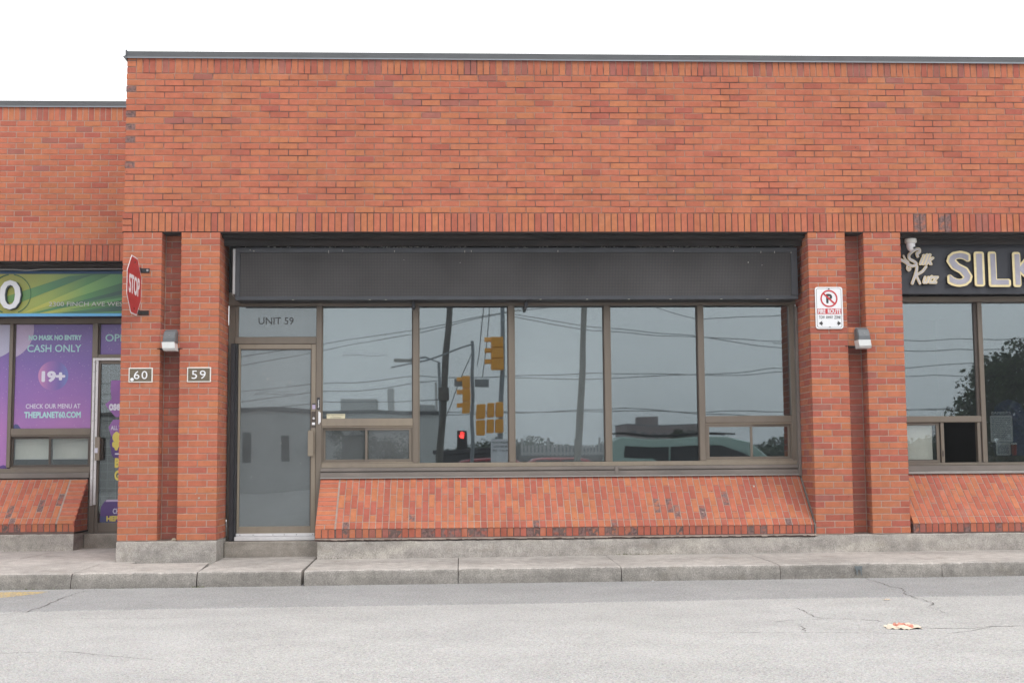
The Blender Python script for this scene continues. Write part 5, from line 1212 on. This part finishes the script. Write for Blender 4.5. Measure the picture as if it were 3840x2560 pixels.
MB().tube([(3.79, -22.8, -.4), (3.77, -22.8, 4.3)], [.06, .045], 12).build('pole', GSTEEL, pc); signal(3.60, -22.4, 2.25, 3.30, pc, .11)
MB().box(3.26, 3.68, -22.8, -22.78, 3.02, 3.24, .005).box(3.84, 4.22, -22.8, -22.78, 3.02, 3.24, .005).build('street_blade', GSTEEL, pc)
MB().tube([(3.77, -22.8, 4.2), (2.4, -22.8, 3.75), (1.4, -22.9, 3.55)], .025, 6).build('span_arm', GSTEEL, pc)
pd = boxo('walk_signal', BLACK, pc, 3.34, 3.62, -22.1, -21.85, 1.20, 1.72, .02)
em = bpy.data.materials.new('red_hand_light'); em.use_nodes = True; em.node_tree.nodes['Principled BSDF'].inputs['Base Color'].default_value = (.5, .02, .01, 1); em.node_tree.nodes['Principled BSDF'].inputs['Emission Color'].default_value = (1, .05, .04, 1); em.node_tree.nodes['Principled BSDF'].inputs['Emission Strength'].default_value = 9
hd_ = MB()
for q in ([(3.44, 1.50), (3.52, 1.50), (3.54, 1.60), (3.43, 1.60)], [(3.43, 1.60), (3.45, 1.60), (3.445, 1.68), (3.43, 1.68)], [(3.46, 1.60), (3.48, 1.60), (3.48, 1.70), (3.462, 1.70)], [(3.49, 1.60), (3.508, 1.60), (3.51, 1.69), (3.492, 1.69)], [(3.52, 1.60), (3.54, 1.60), (3.545, 1.66), (3.53, 1.66)], [(3.40, 1.56), (3.44, 1.50), (3.44, 1.54), (3.41, 1.59)]):
    hd_.prism([(a_, -21.849, c) for a_, c in q], (0, .004, 0))
hd_.build('hand_symbol', em, pd)
pe = empty('light_pole', (6.2, -15.3, -.3), 'broad pale concrete pole mirrored in the third window', 'light pole', 'poles across the road')
MB().tube([(5.95, -15.2, -.4), (6.22, -15.2, 3), (6.4, -15.2, 7.5)], [.09, .075, .062], 14).build('pole', CPOLE, pe)
pf = empty('street_lamp', (1.5, -28.8, -.3), 'cobra-head street lamp mirrored in the first window', 'street lamp')
MB().tube([(2.75, -28.8, -.3), (2.75, -28.8, 4.2), (2.3, -28.8, 4.35), (1.75, -28.8, 4.28)], [.07, .05, .035, .03], 8).build('pole', GSTEEL, pf); MB().box(1.2, 1.85, -28.95, -28.65, 4.17, 4.27, .03).build('lamp_head', CPOLE, pf)
# reserved parking sign facing the shop
rp_ = empty('parking_sign', (4.5, -16.2, .5), 'white reserved parking sign mirrored low in the second window', 'parking sign')
MB().box(4.12, 4.58, -16.2, -16.19, .76, 1.36, .004).build('sign_plate', WHITE, rp_); MB().box(4.33, 4.37, -16.23, -16.201, -.4, 1.2, .003).build('post', GSTEEL, rp_)
for k, (s_, z) in enumerate((('RESERVED', 1.24), ('PARKING ONLY', 1.14), ('UNIT 59', 1.04))):
    text('sign_lettering', s_, 0, .38, 0, .055, 0, INK, rp_, frame=lambda X, Z, D, z=z: Vector((4.54-X, -16.189-D, z+Z)))
# wires
wr_ = empty('overhead_wires', (4, -28.8, 4), 'sagging black overhead wires mirrored across the windows', 'wires')
def wire(pts, r_=.016):
    P = []
    for i in range(len(pts)-1):
        a_, c = Vector(pts[i]), Vector(pts[i+1])
        for q in range(10): t = q/10; p_ = a_.lerp(c, t); p_.z -= 4*t*(1-t)*.012*(c-a_).length; P.append(p_)
    P.append(Vector(pts[-1])); MB().tube(P, r_, 5).build('wire', WIRE, wr_)
for a_ in ([(-14, -28.8, 3.4), (-1.15, -28.8, 4.85), (5.03, -28.8, 5.9), (16, -28.8, 7.5)], [(-12, -28.9, 3.1), (2, -28.9, 5.2), (9, -28.9, 7)], [(5.2, -28.8, 5.75), (8.2, -28.8, 5.25), (11.5, -28.8, 4.95), (24, -28.8, 5.0)], [(5.2, -28.9, 5.85), (11.5, -28.9, 5.0), (18, -28.9, 4.3)],
           [(-14, -28.8, 3.0), (2.0, -28.8, 3.7), (8, -28.8, 3.85), (14.2, -28.8, 3.8), (26, -28.8, 4.6)], [(5, -29, 3.66), (14, -29, 3.95), (26, -29, 3.7)], [(-14, -28.8, 1.5), (-1.1, -28.8, 2.9), (2.8, -28.8, 3.0)], [(2.9, -28.8, 2.6), (9, -28.8, 2.55), (14, -28.8, 2.5), (26, -28.8, 2.9)], [(2.9, -28.9, 2.5), (9, -28.9, 2.65), (14, -28.9, 2.3), (26, -28.9, 3.2)],
           [(-14, -28.9, 2.2), (-1.1, -28.9, 3.2), (2.8, -28.9, 3.6)], [(9.5, -28.8, 6.2), (11.5, -28.8, 5.6), (14.5, -28.8, 5.8)], [(14, -28.8, 4.8), (20, -28.8, 4.5), (28, -28.8, 5.2)]): wire(a_, .012)
wire([(3.8, -22.8, 4.1), (3.3, -22.8, 2.9), (2.9, -23.7, 2.0)], .012); wire([(3.9, -22.8, 3.6), (4.25, -22.8, 6.5)], .012); wire([(4.05, -22.8, 3.3), (4.4, -22.8, 6.5)], .012)
# long low buildings
B1 = mat('far_render', (.52, .52, .51), .9, 0, .1, .4); B2 = mat('far_dark_wall', (.05, .045, .048), .9, 0, .2, .3); B3 = mat('far_brick', (.15, .085, .075), .9, 0, .1, 1.)
def bld(name, x0, x1, y, dep, h, m, label, wins, extra=()):
    o = empty(name, ((x0+x1)/2, y, -.3), label, 'building', 'buildings across the road'); MB().box(x0, x1, y-dep, y, -.6, h, .03).build('wall', m, o)
    MB().box(x0-.15, x1+.15, y-dep-.15, y+.15, h, h+.18, .03).build('roof', B2, o)
    for a_, c, z0_, z1_ in wins: MB().box(a_, c, y+.002, y+.05, z0_, z1_, .01).build('window', BLACK, o)
    for a_, c, z0_, z1_ in extra: MB().box(a_, c, y-4, y-2.5, z0_, z1_, .03).build('roof_unit', m, o)
    return o
bld('warehouse', -18, 2.3, -58.8, 12, 3.75, B1, 'pale low warehouse with roof vents mirrored in the first window', [(-15+3*k, -13.6+3*k, 1.2, 2.6) for k in range(5)], ((-3.4, -1.2, 3.8, 4.7), (-.6, -.3, 3.8, 5.3), (.8, 2.0, 3.8, 4.4), (2.05, 2.2, 3.8, 5.6)))
bld('shop_building', -22, -3.6, -47, 8, 3.3, B1, 'grey shopfront building mirrored in the glass door', [(-12.2, -11.8, 1.0, 2.3), (-9.6, -9.2, 1.0, 2.4), (-6.6, -6.2, 1.0, 2.3), (-5.0, -4.6, 1.0, 2.3)])
bld('boundary_building', 2.4, 16, -43.8, 3, 1.30, B2, 'long dark low wall building mirrored along the window bottoms', [(4+2*k, 4.9+2*k, .1, .8) for k in range(5)])
bld('apartment_building', 32, 44, -198.8, 15, 7.2, B3, 'distant brown apartment block mirrored in the fourth window', [(32.6+1.5*k, 33.4+1.5*k, 3+1.3*j, 3.7+1.3*j) for k in range(7) for j in range(3)], ((34, 37, 7.3, 8.6),))
fn = empty('slatted_fence', (8, -40, 1), 'pale slatted fence mirrored in the third window', 'fence')
for k in range(26): MB().box(6.0+k*.16, 6.1+k*.16, -40.03, -40.0, 1.1, 1.55+.3*(k % 7 == 0), .004).build('slat', mat('fence_slat', (.33, .34, .34), .8), fn)
MB().box(6, 10.1, -40.06, -40.031, 1.15, 1.25, .004).build('rail', MATS['fence_slat'], fn)
# trees
LEAF = [mat('leaf_dark', (.030, .045, .020), .8, 0, .4, 3), mat('leaf_mid', (.05, .07, .03), .8, 0, .4, 3)]
def tree(x, y, h, w_, n, label, seed, base=-.4, trunk=.25, crown=.35):
    rnd = random.Random(seed); o = empty('tree', (x, y, base), label, 'tree', 'trees across the road')
    b = MB().tube([(x, y, base), (x+.1*w_, y, base+h*.3), (x, y, base+h*.6)], [trunk, trunk*.7, trunk*.3], 8)
    for k in range(6):
        a_ = rnd.uniform(0, 6.28); b.tube([(x, y, base+h*.3), (x+math.cos(a_)*w_*.3, y+math.sin(a_)*w_*.3, base+h*.65)], [trunk*.4, trunk*.1], 5)
    b.build('trunk', WOODP, o)
    cl = [(x+rnd.uniform(-1, 1)*w_*.42, y+rnd.uniform(-1, 1)*w_*.3, base+h*(crown+(1-crown)*rnd.random()), w_*rnd.uniform(.12, .24)) for _ in range(26)]
    for mi in (0, 1):
        b = MB()
        for _ in range(n//2):
            cx1, cy1, cz1, cr = rnd.choice(cl); d = Vector((rnd.gauss(0, 1), rnd.gauss(0, 1), rnd.gauss(0, 1))).normalized()*cr*rnd.uniform(.5, 1.05); p = Vector((cx1, cy1, cz1))+d
            s_ = w_*.015*rnd.uniform(.6, 1.4); u = Vector((rnd.gauss(0, 1), rnd.gauss(0, 1), rnd.gauss(0, 1))).normalized(); v = u.orthogonal().normalized()
            b.poly([p-u*s_, p+v*s_*.6, p+u*s_, p-v*s_*.6])
        b.build('crown', LEAF[mi], o)
tree(25.8, -33.8, 4.9, 6.2, 30000, 'large dark tree mirrored in the right shop window', 1, crown=.25); tree(29.8, -34, 7.6, 6.5, 28000, 'taller dark tree at the edge of the right shop window', 2, crown=.2)
tree(.5, -27.5, 2.2, 2.4, 9000, 'small shrub-like tree mirrored in the left slider', 80, crown=.08, trunk=.05)
tree(14.1, -46, 2.7, 2.4, 7000, 'rounded dark tree mirrored beside the apartment block', 82, crown=.2, trunk=.1)
rt = random.Random(5); tl = MB()
for k in range(60):
    x = 5.0+k*.75 if k < 52 else 2.6+(k-52)*.6; hh = (1.45+.4*math.sin(k*.5)+.15*math.sin(k*1.7)) if k < 52 else 1.1; yy = -72+rt.uniform(-3, 3)
    for _ in range(900):
        d = Vector((rt.gauss(0, 1), rt.gauss(0, 1), rt.gauss(0, 1))).normalized()*rt.uniform(.6, 1.05); p = Vector((x+d.x*1.9, yy+d.y, .9+d.z*hh*.9))
        s_ = .11*rt.uniform(.6, 1.4); u = Vector((rt.gauss(0, 1), rt.gauss(0, 1), rt.gauss(0, 1))).normalized(); v = u.orthogonal().normalized(); tl.poly([p-u*s_, p+v*s_*.7, p+u*s_, p-v*s_*.7])
tl.build('tree_line', mat('leaf_far', (.075, .10, .065), .9, 0, .4, 1.2), None, label='far green tree line mirrored along the window bottoms', kind='stuff')
# parked vehicles
def car(xc, yc, L, H, colr, label, van=False, seed=0):
    o = empty('parked_van' if van else 'parked_car', (xc, yc, -.35), label, 'van' if van else 'car', 'vehicles across the road'); z0 = -.36; W_ = 1.8
    if van: P = [(-.5, .35), (-.5, .75), (-.47, 1.0), (-.44, 1.62), (-.40, 1.72), (.16, 1.74), (.27, 1.62), (.40, 1.10), (.49, .92), (.5, .35)]
    else: P = [(-.5, .32), (-.5, .72), (-.46, .90), (-.36, .95), (-.24, 1.36), (-.16, 1.42), (.12, 1.42), (.20, 1.34), (.33, .96), (.46, .84), (.5, .66), (.5, .32)]
    k = H/(1.74 if van else 1.42); m = mat('car_paint_'+str(seed), colr, .25, .2, .02, 3, spec=.6)
    b = MB(); n = len(P)
    for y, ins in ((-W_/2, .10), (-W_/2+.12, 0), (W_/2-.12, 0), (W_/2, .10)): b.v += [(xc+a_*L*(1-ins*.15), yc+y*(1-(.14 if z > 1 else 0)), z0+z*k-(ins*.3 if z > .4 else 0)) for a_, z in P]
    for s_ in range(3):
        for i in range(n): j = (i+1) % n; b.f.append((s_*n+i, s_*n+j, (s_+1)*n+j, (s_+1)*n+i))
    b.f.append(tuple(range(n))[::-1]); b.f.append(tuple(range(3*n, 4*n))); b.build('body', m, o)
    gl = [(-.40, 1.06), (-.385, 1.5), (-.16, 1.52), (-.16, 1.06)], [(-.15, 1.06), (-.15, 1.52), (.12, 1.52), (.24, 1.3), (.33, 1.06)]
    if not van: gl = [(-.31, .95), (-.22, 1.30), (-.04, 1.33), (-.04, .95)], [(-.03, .95), (-.03, 1.33), (.12, 1.33), (.28, .95)]
    for g in gl: MB().prism([(xc+a_*L, yc+W_/2*(.93 if not van else .93)+.0, z0+z*k) for a_, z in g], (0, .02, 0)).build('side_window', INK, o)
    for sx in (-.32, .32):
        for sy in (-1, 1): wh = MB().lathe([(0, -.1), (.31, -.1), (.33, -.06), (.33, .06), (.31, .1), (0, .1)], (xc+sx*L, yc+sy*W_/2*.9, z0+.33), 'Y', 18).build('wheel', RUBBER, o); MB().lathe([(0, 0), (.19, 0), (.19, .02), (0, .03)], (xc+sx*L, yc+sy*W_/2*.9-(.1 if sy < 0 else -.13), z0+.33), 'Y', 14).build('rim', ALU, wh)
    if van: MB().box(xc-.42*L, xc+.2*L, yc-.6, yc-.55, z0+1.8*k, z0+1.84*k, .01).box(xc-.42*L, xc+.2*L, yc+.55, yc+.6, z0+1.8*k, z0+1.84*k, .01).build('roof_rack', BLACK, o)
car(9.9, -21.5, 5.2, 1.85, (.30, .40, .36), 'pale green van mirrored in the fourth and fifth windows', True, 1); car(7.2, -33.5, 4.4, 1.35, (.40, .03, .04), 'red car mirrored beside the pale green van', False, 2); car(15.4, -27, 4.4, 1.4, (.55, .55, .57), 'white car mirrored in the right slider', False, 3); car(4.6, -34, 4.4, 1.35, (.35, .05, .06), 'dark red car mirrored at the bottom of the second window', False, 4)

# haze volume added over the whole place to lift darks and fade distance
hz = MB(); v = [(x, y, z) for z in (-3.5, 14.) for x, y in ((-430, -450), (430, -450), (430, 40), (-430, 40))]; hz.v = v
hz.f = [(3, 2, 1, 0), (4, 5, 6, 7), (0, 1, 5, 4), (1, 2, 6, 5), (2, 3, 7, 6), (3, 0, 4, 7)]
hm = bpy.data.materials.new('haze_air'); hm.use_nodes = True; ht = hm.node_tree; ht.nodes.clear(); ho = N(ht, 'ShaderNodeOutputMaterial'); pv = N(ht, 'ShaderNodeVolumePrincipled')
pv.inputs['Color'].default_value = (.93, .96, 1, 1); pv.inputs['Density'].default_value = .0013; ht.links.new(pv.outputs[0], ho.inputs['Volume'])
hz.build('haze', hm, None, kind='stuff')
